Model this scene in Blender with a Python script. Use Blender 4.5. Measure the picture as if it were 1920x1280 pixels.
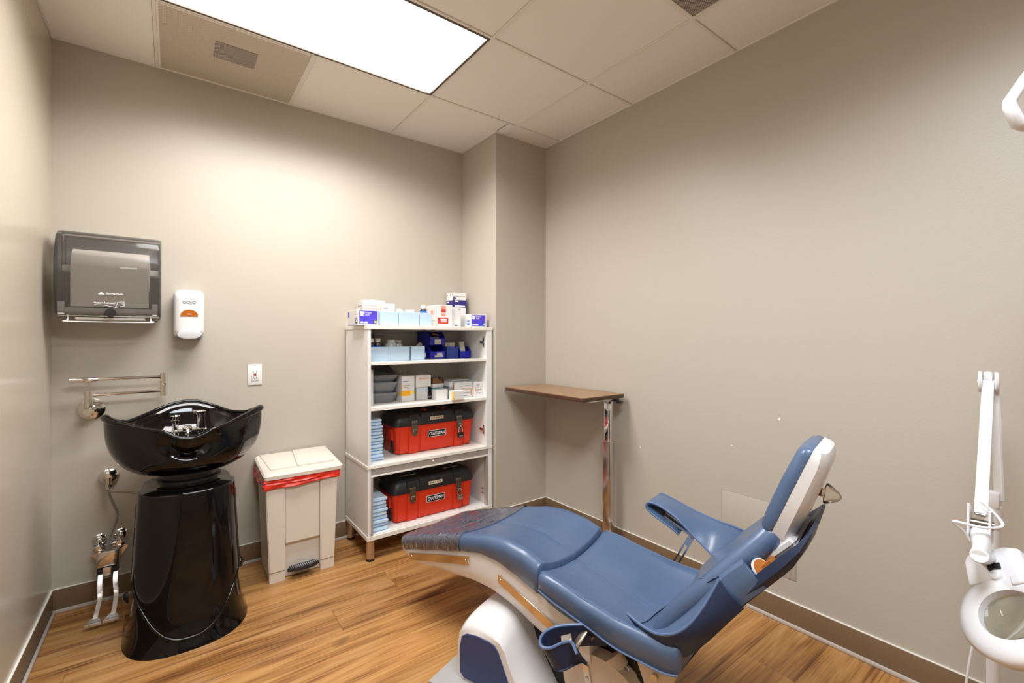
import bpy, bmesh, math, random
from mathutils import Vector, Matrix
random.seed(7)
PI = math.pi
SC = bpy.context.scene
COL = SC.collection
for _o in list(bpy.data.objects):
    bpy.data.objects.remove(_o)

# ------------------------------------------------------------------ camera, world, light, exposure
cam_data = bpy.data.cameras.new('camera')
cam_data.sensor_width = 36.0
cam_data.lens = 15.894
cam_data.shift_y = -0.0037
cam_data.clip_start = 0.02
cam = bpy.data.objects.new('camera', cam_data)
cam.location = (0, 0, 1.246)
cam.rotation_euler = (PI/2, 0, -math.radians(36.8585))
COL.objects.link(cam)
SC.camera = cam

world = bpy.data.worlds.new('world')
SC.world = world
world.use_nodes = True
world.node_tree.nodes['Background'].inputs[0].default_value = (0.9, 0.95, 1.0, 1)
world.node_tree.nodes['Background'].inputs[1].default_value = 0.25

# two ceiling troffers: lamps inside the housings, above clear glowing lenses
LIGHT1 = (-0.063, 1.157, 1.689, 2.299)
LIGHT2 = (-0.063, 1.157, -0.141, 0.469)
LENS_GLOW = 1.15
def troffer_lamp(name, L, power, color, spread):
    ld = bpy.data.lights.new(name, 'AREA')
    ld.shape = 'RECTANGLE'
    ld.size, ld.size_y = L[1]-L[0]-0.06, L[3]-L[2]-0.06
    ld.energy = power
    ld.color = color
    # photometric curve of a prismatic (batwing) lens: strength against the cosine from straight down
    ld.use_nodes = True
    nt = ld.node_tree
    em = nt.nodes['Emission']
    geo = nt.nodes.new('ShaderNodeNewGeometry')
    dt = nt.nodes.new('ShaderNodeVectorMath'); dt.operation = 'DOT_PRODUCT'
    ab = nt.nodes.new('ShaderNodeMath'); ab.operation = 'ABSOLUTE'
    rp = nt.nodes.new('ShaderNodeValToRGB')
    el = rp.color_ramp.elements
    el[0].position, el[0].color = 0.20, (0.02, 0.02, 0.02, 1)
    el[1].position, el[1].color = 1.0, (0.80, 0.80, 0.80, 1)
    for p, v in ((0.30, 0.20), (0.42, 0.74), (0.56, 0.90), (0.75, 0.93)):
        e = el.new(p); e.color = (v, v, v, 1)
    nt.links.new(geo.outputs['Normal'], dt.inputs[0]); nt.links.new(geo.outputs['Incoming'], dt.inputs[1])
    nt.links.new(dt.outputs['Value'], ab.inputs[0]); nt.links.new(ab.outputs[0], rp.inputs[0]); nt.links.new(rp.outputs[0], em.inputs['Strength'])
    o = bpy.data.objects.new(name, ld)
    o.location = ((L[0]+L[1])/2, (L[2]+L[3])/2, 2.620)
    COL.objects.link(o)
troffer_lamp('troffer_lamp', LIGHT1, 55.0, (1.0, 0.985, 0.97), 112)
troffer_lamp('troffer_lamp', LIGHT2, 62.0, (0.86, 0.93, 1.0), 116)

SC.view_settings.view_transform = 'Standard'
SC.view_settings.look = 'None'
SC.view_settings.exposure = 0.03
SC.view_settings.gamma = 1.0
SC.view_settings.use_curve_mapping = False

# ------------------------------------------------------------------ materials
def mat(name, color, rough=0.5, metal=0.0, coat=0.0, spec=0.5, bump=0.0, bscale=60.0, vary=0.0, vscale=6.0, trans=0.0, ior=1.45, emit=0.0, coat_rough=0.05):
    m = bpy.data.materials.new(name)
    m.use_nodes = True
    nt = m.node_tree
    b = nt.nodes['Principled BSDF']
    b.inputs['Base Color'].default_value = (*color, 1)
    b.inputs['Roughness'].default_value = rough
    b.inputs['Metallic'].default_value = metal
    b.inputs['Specular IOR Level'].default_value = spec
    b.inputs['Coat Weight'].default_value = coat
    b.inputs['Coat Roughness'].default_value = coat_rough
    b.inputs['Transmission Weight'].default_value = trans
    b.inputs['IOR'].default_value = ior
    if emit:
        b.inputs['Emission Color'].default_value = (*color, 1)
        b.inputs['Emission Strength'].default_value = emit
    if bump or vary:
        tc = nt.nodes.new('ShaderNodeTexCoord')
    if vary:
        n = nt.nodes.new('ShaderNodeTexNoise')
        n.inputs['Scale'].default_value = vscale
        n.inputs['Detail'].default_value = 4
        nt.links.new(tc.outputs['Object'], n.inputs['Vector'])
        r = nt.nodes.new('ShaderNodeMapRange')
        r.inputs['To Min'].default_value = 1 - vary
        r.inputs['To Max'].default_value = 1 + vary
        nt.links.new(n.outputs['Fac'], r.inputs['Value'])
        h = nt.nodes.new('ShaderNodeHueSaturation')
        h.inputs['Color'].default_value = (*color, 1)
        nt.links.new(r.outputs['Result'], h.inputs['Value'])
        nt.links.new(h.outputs['Color'], b.inputs['Base Color'])
    if bump:
        n2 = nt.nodes.new('ShaderNodeTexNoise')
        n2.inputs['Scale'].default_value = bscale
        n2.inputs['Detail'].default_value = 5
        nt.links.new(tc.outputs['Object'], n2.inputs['Vector'])
        bp = nt.nodes.new('ShaderNodeBump')
        bp.inputs['Strength'].default_value = bump
        bp.inputs['Distance'].default_value = 0.01
        nt.links.new(n2.outputs['Fac'], bp.inputs['Height'])
        nt.links.new(bp.outputs['Normal'], b.inputs['Normal'])
    return m

def film_mat(name, tint, gloss_color=(1, 1, 1), rough=0.06, fac=0.25, bump=0.0, bscale=(20, 20, 20), haze=None):
    """thin clear or smoked plastic: tinted transparency under a glossy skin"""
    m = bpy.data.materials.new(name)
    m.use_nodes = True
    nt = m.node_tree
    for n in list(nt.nodes):
        nt.nodes.remove(n)
    out = nt.nodes.new('ShaderNodeOutputMaterial')
    tr = nt.nodes.new('ShaderNodeBsdfTransparent')
    tr.inputs['Color'].default_value = (*tint, 1)
    gl = nt.nodes.new('ShaderNodeBsdfGlossy')
    gl.inputs['Color'].default_value = (*gloss_color, 1)
    gl.inputs['Roughness'].default_value = rough
    lw = nt.nodes.new('ShaderNodeLayerWeight')
    lw.inputs['Blend'].default_value = fac
    mx = nt.nodes.new('ShaderNodeMixShader')
    nt.links.new(lw.outputs['Fresnel'], mx.inputs['Fac'])
    if haze:            # milky share of the plastic
        df = nt.nodes.new('ShaderNodeBsdfDiffuse')
        df.inputs['Color'].default_value = (*haze[:3], 1)
        mh = nt.nodes.new('ShaderNodeMixShader')
        mh.inputs['Fac'].default_value = haze[3]
        nt.links.new(tr.outputs[0], mh.inputs[1]); nt.links.new(df.outputs[0], mh.inputs[2])
        nt.links.new(mh.outputs[0], mx.inputs[1])
    else:
        nt.links.new(tr.outputs[0], mx.inputs[1])
    nt.links.new(gl.outputs[0], mx.inputs[2])
    nt.links.new(mx.outputs[0], out.inputs['Surface'])
    if bump:
        tc = nt.nodes.new('ShaderNodeTexCoord')
        mp = nt.nodes.new('ShaderNodeMapping')
        mp.vector_type = 'TEXTURE'
        mp.inputs['Scale'].default_value = bscale
        mp.inputs['Rotation'].default_value = (0, 0, 0.15)
        nz = nt.nodes.new('ShaderNodeTexNoise')
        nz.inputs['Scale'].default_value = 1.0
        nz.inputs['Detail'].default_value = 3
        nz.inputs['Distortion'].default_value = 0.25
        bp = nt.nodes.new('ShaderNodeBump')
        bp.inputs['Strength'].default_value = bump
        bp.inputs['Distance'].default_value = 0.02
        nt.links.new(tc.outputs['Object'], mp.inputs['Vector'])
        nt.links.new(mp.outputs['Vector'], nz.inputs['Vector'])
        nt.links.new(nz.outputs['Fac'], bp.inputs['Height'])
        nt.links.new(bp.outputs['Normal'], gl.inputs['Normal'])
        nt.links.new(bp.outputs['Normal'], lw.inputs['Normal'])
    return m

def wood_mat(name, stops, gscale=(1.1, 13, 13), rough=0.33, rand=True, fine=(4, 120, 120)):
    m = bpy.data.materials.new(name)
    m.use_nodes = True
    nt = m.node_tree
    b = nt.nodes['Principled BSDF']
    b.inputs['Roughness'].default_value = rough
    tc = nt.nodes.new('ShaderNodeTexCoord')
    add = nt.nodes.new('ShaderNodeVectorMath')
    add.operation = 'ADD'
    nt.links.new(tc.outputs['Object'], add.inputs[0])
    oi = nt.nodes.new('ShaderNodeObjectInfo')
    if rand:
        mul = nt.nodes.new('ShaderNodeVectorMath')
        mul.operation = 'SCALE'
        mul.inputs[0].default_value = (37.0, 21.0, 5.0)
        nt.links.new(oi.outputs['Random'], mul.inputs['Scale'])
        nt.links.new(mul.outputs[0], add.inputs[1])
    def noise(scale, detail, dist):
        mp = nt.nodes.new('ShaderNodeMapping')
        mp.inputs['Scale'].default_value = scale
        nt.links.new(add.outputs[0], mp.inputs['Vector'])
        n = nt.nodes.new('ShaderNodeTexNoise')
        n.inputs['Scale'].default_value = 1.0
        n.inputs['Detail'].default_value = detail
        n.inputs['Distortion'].default_value = dist
        nt.links.new(mp.outputs[0], n.inputs['Vector'])
        return n
    n1 = noise(gscale, 6, 1.4)
    n2 = noise(fine, 3, 0.2)
    n3 = noise((2.6, 7, 7), 2, 0.5)
    mx = nt.nodes.new('ShaderNodeMath'); mx.operation = 'MULTIPLY_ADD'
    mx.inputs[1].default_value = 0.37
    nt.links.new(n2.outputs['Fac'], mx.inputs[0])
    m1 = nt.nodes.new('ShaderNodeMath'); m1.operation = 'MULTIPLY'
    m1.inputs[1].default_value = 0.63
    nt.links.new(n1.outputs['Fac'], m1.inputs[0])
    nt.links.new(m1.outputs[0], mx.inputs[2])
    ramp = nt.nodes.new('ShaderNodeValToRGB')
    els = ramp.color_ramp.elements
    els[0].position, els[0].color = stops[0][0], (*stops[0][1], 1)
    els[1].position, els[1].color = stops[-1][0], (*stops[-1][1], 1)
    for p, c in stops[1:-1]:
        e = els.new(p); e.color = (*c, 1)
    nt.links.new(mx.outputs[0], ramp.inputs[0])
    # knots
    kr = nt.nodes.new('ShaderNodeValToRGB')
    kr.color_ramp.elements[0].position = 0.70
    kr.color_ramp.elements[0].color = (0, 0, 0, 1)
    kr.color_ramp.elements[1].position = 0.82
    kr.color_ramp.elements[1].color = (1, 1, 1, 1)
    nt.links.new(n3.outputs['Fac'], kr.inputs[0])
    mixk = nt.nodes.new('ShaderNodeMix'); mixk.data_type = 'RGBA'
    mixk.inputs[7].default_value = (*[c*0.55 for c in stops[0][1]], 1)
    nt.links.new(kr.outputs[0], mixk.inputs[0])
    nt.links.new(ramp.outputs[0], mixk.inputs[6])
    hs = nt.nodes.new('ShaderNodeHueSaturation')
    nt.links.new(mixk.outputs[2], hs.inputs['Color'])
    if rand:
        mr = nt.nodes.new('ShaderNodeMapRange')
        mr.inputs['To Min'].default_value = 0.86
        mr.inputs['To Max'].default_value = 1.14
        nt.links.new(oi.outputs['Random'], mr.inputs['Value'])
        nt.links.new(mr.outputs[0], hs.inputs['Value'])
    nt.links.new(hs.outputs['Color'], b.inputs['Base Color'])
    bp = nt.nodes.new('ShaderNodeBump')
    bp.inputs['Strength'].default_value = 0.06
    bp.inputs['Distance'].default_value = 0.004
    nt.links.new(n2.outputs['Fac'], bp.inputs['Height'])
    nt.links.new(bp.outputs['Normal'], b.inputs['Normal'])
    return m

def perforated_mat(name, color, hole, pitch):
    m = bpy.data.materials.new(name)
    m.use_nodes = True
    nt = m.node_tree
    b = nt.nodes['Principled BSDF']
    b.inputs['Roughness'].default_value = 0.5
    tc = nt.nodes.new('ShaderNodeTexCoord')
    mp = nt.nodes.new('ShaderNodeMapping')
    mp.inputs['Scale'].default_value = (1/pitch, 1/pitch, 0)
    mp.inputs['Rotation'].default_value = (0, 0, PI/4)
    fr = nt.nodes.new('ShaderNodeVectorMath'); fr.operation = 'FRACTION'
    sb = nt.nodes.new('ShaderNodeVectorMath'); sb.operation = 'SUBTRACT'
    sb.inputs[1].default_value = (0.5, 0.5, 0)
    ln = nt.nodes.new('ShaderNodeVectorMath'); ln.operation = 'LENGTH'
    lt = nt.nodes.new('ShaderNodeMath'); lt.operation = 'LESS_THAN'
    lt.inputs[1].default_value = 0.28
    nt.links.new(tc.outputs['Object'], mp.inputs[0])
    nt.links.new(mp.outputs[0], fr.inputs[0])
    nt.links.new(fr.outputs[0], sb.inputs[0])
    nt.links.new(sb.outputs[0], ln.inputs[0])
    nt.links.new(ln.outputs['Value'], lt.inputs[0])
    mx = nt.nodes.new('ShaderNodeMix'); mx.data_type = 'RGBA'
    mx.inputs[6].default_value = (*color, 1)
    mx.inputs[7].default_value = (*hole, 1)
    nt.links.new(lt.outputs[0], mx.inputs[0])
    nt.links.new(mx.outputs[2], b.inputs['Base Color'])
    return m

M = {}
M['wall'] = mat('wall_paint', (0.49, 0.445, 0.375), 0.40, bump=0.05, bscale=160, vary=0.015, vscale=2)
M['wall_gloss'] = mat('wall_paint_gloss', (0.53, 0.47, 0.375), 0.24, bump=0.04, bscale=25, vary=0.015, vscale=2, spec=0.6)
M['tube_grey'] = mat('grey_supply_tube', (0.36, 0.33, 0.31), 0.35, metal=0.35)
M['tile'] = mat('ceiling_tile_white', (0.86, 0.81, 0.765), 0.9, bump=0.05, bscale=300, vary=0.015, vscale=1.5)
M['grid'] = mat('ceiling_grid_white', (0.80, 0.75, 0.69), 0.45)
M['gap'] = mat('plenum_dark', (0.10, 0.08, 0.06), 0.9)
M['base'] = mat('baseboard_brown', (0.20, 0.130, 0.072), 0.42, vary=0.08, vscale=9, bump=0.03, bscale=40)
M['toe'] = mat('toe_strip_grey', (0.52, 0.46, 0.40), 0.45, vary=0.08, vscale=12)
M['plank'] = wood_mat('floor_planks', [(0.32, (0.11, 0.042, 0.013)), (0.42, (0.28, 0.122, 0.036)), (0.51, (0.42, 0.205, 0.064)), (0.65, (0.54, 0.30, 0.115))], rough=0.34)
M['subfloor'] = mat('subfloor_joint', (0.13, 0.065, 0.025), 0.8)
M['perf'] = perforated_mat('perforated_steel', (0.62, 0.53, 0.43), (0.30, 0.245, 0.19), 0.0075)
M['perf_dark'] = perforated_mat('perforated_over_duct', (0.38, 0.33, 0.27), (0.05, 0.04, 0.035), 0.0085)
M['lightframe'] = mat('fixture_gasket', (0.10, 0.075, 0.055), 0.6)
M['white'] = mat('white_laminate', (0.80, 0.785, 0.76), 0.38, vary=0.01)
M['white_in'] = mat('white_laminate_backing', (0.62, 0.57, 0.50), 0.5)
M['edge'] = mat('cream_edge_band', (0.83, 0.80, 0.73), 0.4)
M['rail'] = mat('grey_tambour_rail', (0.46, 0.43, 0.39), 0.4, metal=0.3)
M['steel'] = mat('brushed_steel_leg', (0.62, 0.55, 0.48), 0.3, metal=1.0)
M['chrome'] = mat('chrome', (0.78, 0.76, 0.74), 0.07, metal=1.0)
M['chrome_dull'] = mat('dull_chrome', (0.62, 0.59, 0.56), 0.22, metal=1.0)
M['nickel'] = mat('polished_nickel', (0.70, 0.66, 0.60), 0.12, metal=1.0)
M['alu'] = mat('cast_aluminium', (0.80, 0.80, 0.82), 0.28, metal=1.0)
M['mirrorsteel'] = mat('polished_steel_strip', (0.72, 0.62, 0.50), 0.16, metal=1.0)
M['black_gloss'] = mat('black_gloss_ceramic', (0.0035, 0.003, 0.003), 0.05, spec=0.42)
M['black'] = mat('black_plastic', (0.016, 0.015, 0.015), 0.38)
M['black_lid'] = mat('black_toolbox_lid', (0.022, 0.022, 0.025), 0.42, bump=0.06, bscale=250)
M['rubber'] = mat('black_rubber', (0.02, 0.019, 0.018), 0.6)
M['red'] = mat('red_toolbox_plastic', (0.72, 0.040, 0.010), 0.38, bump=0.03, bscale=250)
M['bag'] = mat('red_bin_liner', (0.72, 0.035, 0.012), 0.33, bump=0.15, bscale=25)
M['bin'] = mat('cream_bin_plastic', (0.72, 0.645, 0.555), 0.45)
M['cream'] = mat('beige_metal', (0.62, 0.50, 0.38), 0.45)
M['shell'] = mat('white_chair_shell', (0.74, 0.715, 0.71), 0.25, coat=0.2)
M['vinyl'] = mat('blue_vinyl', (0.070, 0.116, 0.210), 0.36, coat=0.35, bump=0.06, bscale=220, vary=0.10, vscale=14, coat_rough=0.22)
M['vinyl_dark'] = mat('navy_vinyl_shaded', (0.016, 0.026, 0.062), 0.38, coat=0.0, spec=0.35, bump=0.08, bscale=220, coat_rough=0.25)  # navy back vinyl, with the shade of the outer sides darkened into it
M['piping'] = mat('blue_piping', (0.095, 0.15, 0.28), 0.4)
M['thread'] = mat('pale_thread', (0.30, 0.40, 0.60), 0.6)
M['panel_blue'] = mat('blue_base_panel', (0.035, 0.055, 0.155), 0.42)
M['plate'] = mat('grey_base_plate', (0.42, 0.41, 0.40), 0.5, metal=0.2)
M['orange_board'] = mat('orange_brown_board', (0.40, 0.13, 0.02), 0.5)
M['clear'] = film_mat('clear_vinyl_cover', (0.86, 0.85, 0.85), rough=0.07, fac=0.40, bump=0.9, bscale=(1/2.4, 1/38, 1/24), haze=(0.38, 0.34, 0.36, 0.18))
M['clear_knob'] = film_mat('clear_plastic', (0.93, 0.90, 0.86), rough=0.10, fac=0.22)
M['smoke'] = film_mat('smoked_cover', (0.82, 0.805, 0.79), rough=0.13, fac=0.22, haze=(0.18, 0.165, 0.15, 0.26))
M['smoke_back'] = mat('dispenser_grey', (0.16, 0.155, 0.16), 0.45)
M['smoke_mid'] = mat('dispenser_mechanism_grey', (0.58, 0.56, 0.55), 0.4)
M['paper'] = mat('paper_white', (0.80, 0.77, 0.73), 0.85)
M['plastic_white'] = mat('white_plastic', (0.78, 0.765, 0.755), 0.3)
M['grey_clear'] = mat('pale_grey_plastic', (0.60, 0.60, 0.62), 0.25)
M['amber'] = mat('amber_window', (0.42, 0.12, 0.015), 0.15)
M['tabletop'] = wood_mat('walnut_laminate', [(0.3, (0.25, 0.138, 0.070)), (0.5, (0.31, 0.178, 0.094)), (0.7, (0.36, 0.212, 0.115))], gscale=(9, 1.5, 9), rough=0.35, rand=False, fine=(60, 4, 60))
M['tableedge'] = mat('dark_walnut_edge', (0.075, 0.034, 0.018), 0.4)
M['carton'] = mat('white_carton', (0.74, 0.725, 0.715), 0.55)
M['carton_warm'] = mat('cream_carton', (0.72, 0.69, 0.635), 0.55)
M['carton_grey'] = mat('grey_white_carton', (0.62, 0.615, 0.59), 0.55)
M['ink_purple'] = mat('ink_purple', (0.085, 0.055, 0.58), 0.5)
M['ink_navy'] = mat('ink_navy', (0.030, 0.022, 0.17), 0.5)
M['ink_orange'] = mat('ink_orange', (0.85, 0.24, 0.02), 0.5)
M['ink_amber'] = mat('ink_amber', (0.90, 0.42, 0.01), 0.5)
M['ink_yellow'] = mat('ink_yellow', (0.90, 0.66, 0.16), 0.5)
M['ink_red'] = mat('ink_red', (0.50, 0.055, 0.04), 0.5)
M['ink_pink'] = mat('ink_pink', (0.75, 0.30, 0.25), 0.5)
M['ink_grey'] = mat('ink_grey', (0.28, 0.28, 0.30), 0.6)
M['ink_black'] = mat('ink_black', (0.02, 0.02, 0.02), 0.5)
M['ink_blue'] = mat('ink_blue', (0.02, 0.16, 0.62), 0.5)
M['ink_white'] = mat('ink_white', (0.88, 0.88, 0.88), 0.5)
M['ink_teal'] = mat('ink_teal', (0.0, 0.28, 0.22), 0.4)
M['ink_redb'] = mat('outlet_red', (0.75, 0.05, 0.02), 0.4)
M['lightblue'] = mat('pale_blue_card', (0.50, 0.66, 0.80), 0.6)
M['lightblue_pad'] = mat('pale_blue_pad', (0.62, 0.76, 0.90), 0.8, bump=0.2, bscale=80, vary=0.04, vscale=30)
M['pad_edge'] = mat('blue_pad_backing', (0.20, 0.45, 0.78), 0.7)
M['binblue'] = mat('blue_bin_plastic', (0.018, 0.022, 0.46), 0.35)
M['binblue2'] = mat('dusty_blue_bin', (0.035, 0.060, 0.30), 0.45)
M['greybin'] = mat('grey_bin_plastic', (0.20, 0.205, 0.222), 0.45)
M['brown_glass'] = mat('brown_bottle', (0.045, 0.018, 0.008), 0.15, coat=0.4)
M['jar_grey'] = mat('grey_clear_jar', (0.40, 0.43, 0.44), 0.2)
M['jar_dark'] = mat('dark_clear_jar', (0.26, 0.24, 0.20), 0.2)
M['kraft'] = mat('kraft_brown', (0.24, 0.12, 0.04), 0.7)
M['badge'] = mat('badge_black', (0.02, 0.018, 0.018), 0.4)
M['tag'] = mat('beige_label_tape', (0.60, 0.47, 0.32), 0.5)
M['tag2'] = mat('cream_label_tape', (0.76, 0.70, 0.52), 0.5)
M['latch'] = mat('dark_nickel_latch', (0.20, 0.17, 0.14), 0.28, metal=0.9)
M['brass'] = mat('padlock_steel', (0.55, 0.52, 0.48), 0.25, metal=1.0)
M['hose'] = mat('braided_hose', (0.40, 0.34, 0.27), 0.4, metal=0.6)
M['lamp_white'] = mat('lamp_white_plastic', (0.78, 0.77, 0.785), 0.3)
M['lens'] = mat('magnifier_glass', (0.86, 0.93, 0.87), 0.0, trans=1.0, ior=1.45)
def lens_mat(name, glow):
    m = bpy.data.materials.new(name)
    m.use_nodes = True
    nt = m.node_tree
    for n in list(nt.nodes): nt.nodes.remove(n)
    out = nt.nodes.new('ShaderNodeOutputMaterial')
    tr = nt.nodes.new('ShaderNodeBsdfTransparent')
    em = nt.nodes.new('ShaderNodeEmission')
    em.inputs['Strength'].default_value = glow
    em.inputs['Color'].default_value = (1, 0.985, 0.96, 1)
    ad = nt.nodes.new('ShaderNodeAddShader')
    nt.links.new(tr.outputs[0], ad.inputs[0]); nt.links.new(em.outputs[0], ad.inputs[1]); nt.links.new(ad.outputs[0], out.inputs['Surface'])
    return m
M['emit'] = lens_mat('fixture_lens', LENS_GLOW)
M['seal_line'] = mat('panel_outline', (0.40, 0.36, 0.30), 0.6)  # thin outline round the access panel, slightly darker than the wall paint
M['chip'] = mat('bare_plaster', (0.85, 0.82, 0.78), 0.8)

# ------------------------------------------------------------------ object helpers
def thing(name, label, cat, loc=(0, 0, 0), group=None):
    o = bpy.data.objects.new(name, None)
    o.empty_display_size = 0.05
    COL.objects.link(o)
    o.location = loc
    o['label'] = label
    o['category'] = cat
    if group:
        o['group'] = group
    return o

def root_of(p):
    while p.parent:
        p = p.parent
    return p

def obj(name, bm, m, parent=None, smooth=35, label=None):
    """link a bmesh built in world coordinates as one mesh object"""
    me = bpy.data.meshes.new(name)
    if parent is not None and root_of(parent).type == 'EMPTY':
        bmesh.ops.translate(bm, verts=bm.verts, vec=-root_of(parent).location)
    bmesh.ops.recalc_face_normals(bm, faces=bm.faces)
    bm.to_mesh(me)
    bm.free()
    if smooth:
        for p in me.polygons:
            p.use_smooth = True
        me.set_sharp_from_angle(angle=math.radians(smooth))
    ms = m if isinstance(m, (list, tuple)) else [m]
    for x in ms:
        me.materials.append(x)
    o = bpy.data.objects.new(name, me)
    COL.objects.link(o)
    if parent is not None:
        o.parent = parent
    if label:
        o['label'] = label
    return o

def struct(o):
    o['kind'] = 'structure'
    return o

def dup(root, loc, label=None, group=None, rotz=0.0):
    r = root.copy(); COL.objects.link(r)
    r.location = loc
    r.rotation_euler = (0, 0, rotz)
    if label: r['label'] = label
    if group: r['group'] = group
    for ch in list(root.children):
        c = ch.copy(); COL.objects.link(c); c.parent = r
        for g in list(ch.children):
            d = g.copy(); COL.objects.link(d); d.parent = c
    return r

def B():
    return bmesh.new()

def box(bm, x0, x1, y0, y1, z0, z1, bev=0.0, seg=2, rot=None, piv=None):
    r = bmesh.ops.create_cube(bm, size=1.0)
    vs = r['verts']
    for v in vs:
        v.co = Vector(((x0+x1)/2 + v.co.x*(x1-x0), (y0+y1)/2 + v.co.y*(y1-y0), (z0+z1)/2 + v.co.z*(z1-z0)))
    if bev > 0:
        es = list({e for v in vs for e in v.link_edges})
        rr = bmesh.ops.bevel(bm, geom=es, offset=bev, segments=seg, affect='EDGES', profile=0.5)
        vs = list({v for f in rr['faces'] for v in f.verts} | {v for v in vs if v.is_valid})
    if rot is not None:
        pv = Vector(piv if piv else ((x0+x1)/2, (y0+y1)/2, (z0+z1)/2))
        bmesh.ops.rotate(bm, verts=[v for v in vs if v.is_valid], cent=pv, matrix=rot)
    return bm

def loft(bm, rings, closed=True, cap=True):
    """rings: lists of points with equal count"""
    vr = [[bm.verts.new(p) for p in r] for r in rings]
    n = len(vr[0])
    for a, b in zip(vr[:-1], vr[1:]):
        for i in range(n if closed else n-1):
            j = (i+1) % n
            bm.faces.new((a[i], a[j], b[j], b[i]))
    if cap and closed:
        bm.faces.new(list(reversed(vr[0])))
        bm.faces.new(vr[-1])
    return bm

def frame_for(d):
    d = d.normalized()
    up = Vector((0, 0, 1)) if abs(d.z) < 0.95 else Vector((1, 0, 0))
    a = d.cross(up).normalized()
    return a, a.cross(d).normalized()

def smooth_path(pts, n=6):
    """Catmull-Rom through the points"""
    P = [Vector(p) for p in pts]
    if len(P) < 3:
        return P
    out = []
    ext = [P[0]*2-P[1]] + P + [P[-1]*2-P[-2]]
    for i in range(len(P)-1):
        p0, p1, p2, p3 = ext[i:i+4]
        for k in range(n):
            t = k/n
            out.append(0.5*((2*p1) + (p2-p0)*t + (2*p0-5*p1+4*p2-p3)*t*t + (3*p1-p0-3*p2+p3)*t**3))
    out.append(P[-1])
    return out

def tube(bm, pts, r, n=10, cap=True, closed=False):
    P = [Vector(p) for p in pts]
    rs = r if isinstance(r, (list, tuple)) else [r]*len(P)
    rings = []
    a = None
    for i, p in enumerate(P):
        if closed:
            d = P[(i+1) % len(P)] - P[i-1]
        else:
            d = (P[min(i+1, len(P)-1)] - P[max(i-1, 0)])
        d.normalize()
        if a is None:
            a, b = frame_for(d)
        else:
            a = (a - d*a.dot(d)).normalized()
            b = a.cross(d).normalized()
        rings.append([p + (a*math.cos(2*PI*k/n) + b*math.sin(2*PI*k/n))*rs[i] for k in range(n)])
    if closed:
        rings.append(rings[0])
        loft(bm, rings, cap=False)
        bmesh.ops.remove_doubles(bm, verts=bm.verts, dist=1e-6)
    else:
        loft(bm, rings, cap=cap)
    return bm

def cyl(bm, p0, p1, r, r1=None, n=20):
    return tube(bm, [p0, p1], [r, r if r1 is None else r1], n)

def lathe(bm, prof, origin=(0, 0, 0), axis=(0, 0, 1), n=28):
    """prof: (radius, height) along the axis"""
    o = Vector(origin)
    d = Vector(axis).normalized()
    a, b = frame_for(d)
    rings = []
    for r, h in prof:
        rr = max(r, 1e-5)
        rings.append([o + d*h + (a*math.cos(2*PI*k/n)+b*math.sin(2*PI*k/n))*rr for k in range(n)])
    loft(bm, rings)
    return bm

def prism(bm, outline, vec, bev=0.0, seg=2):
    """outline: world points (planar), extruded by vec"""
    v = Vector(vec)
    a = [bm.verts.new(p) for p in outline]
    b = [bm.verts.new(Vector(p)+v) for p in outline]
    n = len(a)
    fs = [bm.faces.new(a), bm.faces.new(list(reversed(b)))]
    for i in range(n):
        j = (i+1) % n
        fs.append(bm.faces.new((a[j], a[i], b[i], b[j])))
    if bev:
        es = list({e for f in fs for e in f.edges})
        bmesh.ops.bevel(bm, geom=es, offset=bev, segments=seg, affect='EDGES', profile=0.5)
    return bm

def rrect(cx, cy, w, h, r, n=5):
    """rounded rectangle outline, 2D"""
    pts = []
    for sx, sy, a0 in ((1, 1, 0), (-1, 1, PI/2), (-1, -1, PI), (1, -1, 1.5*PI)):
        for k in range(n+1):
            a = a0 + k*PI/2/n
            pts.append((cx + sx*(w/2-r) + r*math.cos(a), cy + sy*(h/2-r) + r*math.sin(a)))
    return pts

def sheet(bm, grid, thick=0.0):
    """grid[i][j] of points -> open surface, optionally given thickness"""
    vs = [[bm.verts.new(p) for p in row] for row in grid]
    fs = []
    for i in range(len(vs)-1):
        for j in range(len(vs[0])-1):
            fs.append(bm.faces.new((vs[i][j], vs[i+1][j], vs[i+1][j+1], vs[i][j+1])))
    if thick:
        bmesh.ops.recalc_face_normals(bm, faces=fs)
        bmesh.ops.solidify(bm, geom=fs, thickness=thick)
    return bm

def text(name, s, width, height, origin, right, up, m, parent, depth=0.0006, shear=0.0, label=None, bold=0.0):
    """lettering fitted to width x height; origin is its lower left corner"""
    cu = bpy.data.curves.new('lettering', 'FONT')
    cu.body = s
    cu.size = 1.0
    cu.shear = shear
    cu.offset = bold
    cu.resolution_u = 3
    t = bpy.data.objects.new('lettering', cu)
    COL.objects.link(t)
    dg = bpy.context.evaluated_depsgraph_get()
    me = bpy.data.meshes.new_from_object(t.evaluated_get(dg))
    bpy.data.objects.remove(t)
    bm = B()
    bm.from_mesh(me)
    bpy.data.meshes.remove(me)
    if not bm.verts:
        bm.free(); return None
    xs = [v.co.x for v in bm.verts]; ys = [v.co.y for v in bm.verts]
    x0, y0 = min(xs), min(ys)
    sx = width/max(max(xs)-x0, 1e-6); sy = height/max(max(ys)-y0, 1e-6)
    R, U = Vector(right).normalized(), Vector(up).normalized()
    N = R.cross(U)
    O = Vector(origin)
    ext = bmesh.ops.extrude_face_region(bm, geom=list(bm.faces))
    top = {g for g in ext['geom'] if isinstance(g, bmesh.types.BMVert)}
    for v in bm.verts:
        d = depth if v in top else 0.0
        v.co = O + R*((v.co.x-x0)*sx) + U*((v.co.y-y0)*sy) + N*d
    return obj(name, bm, m, parent, smooth=0, label=label)

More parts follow.
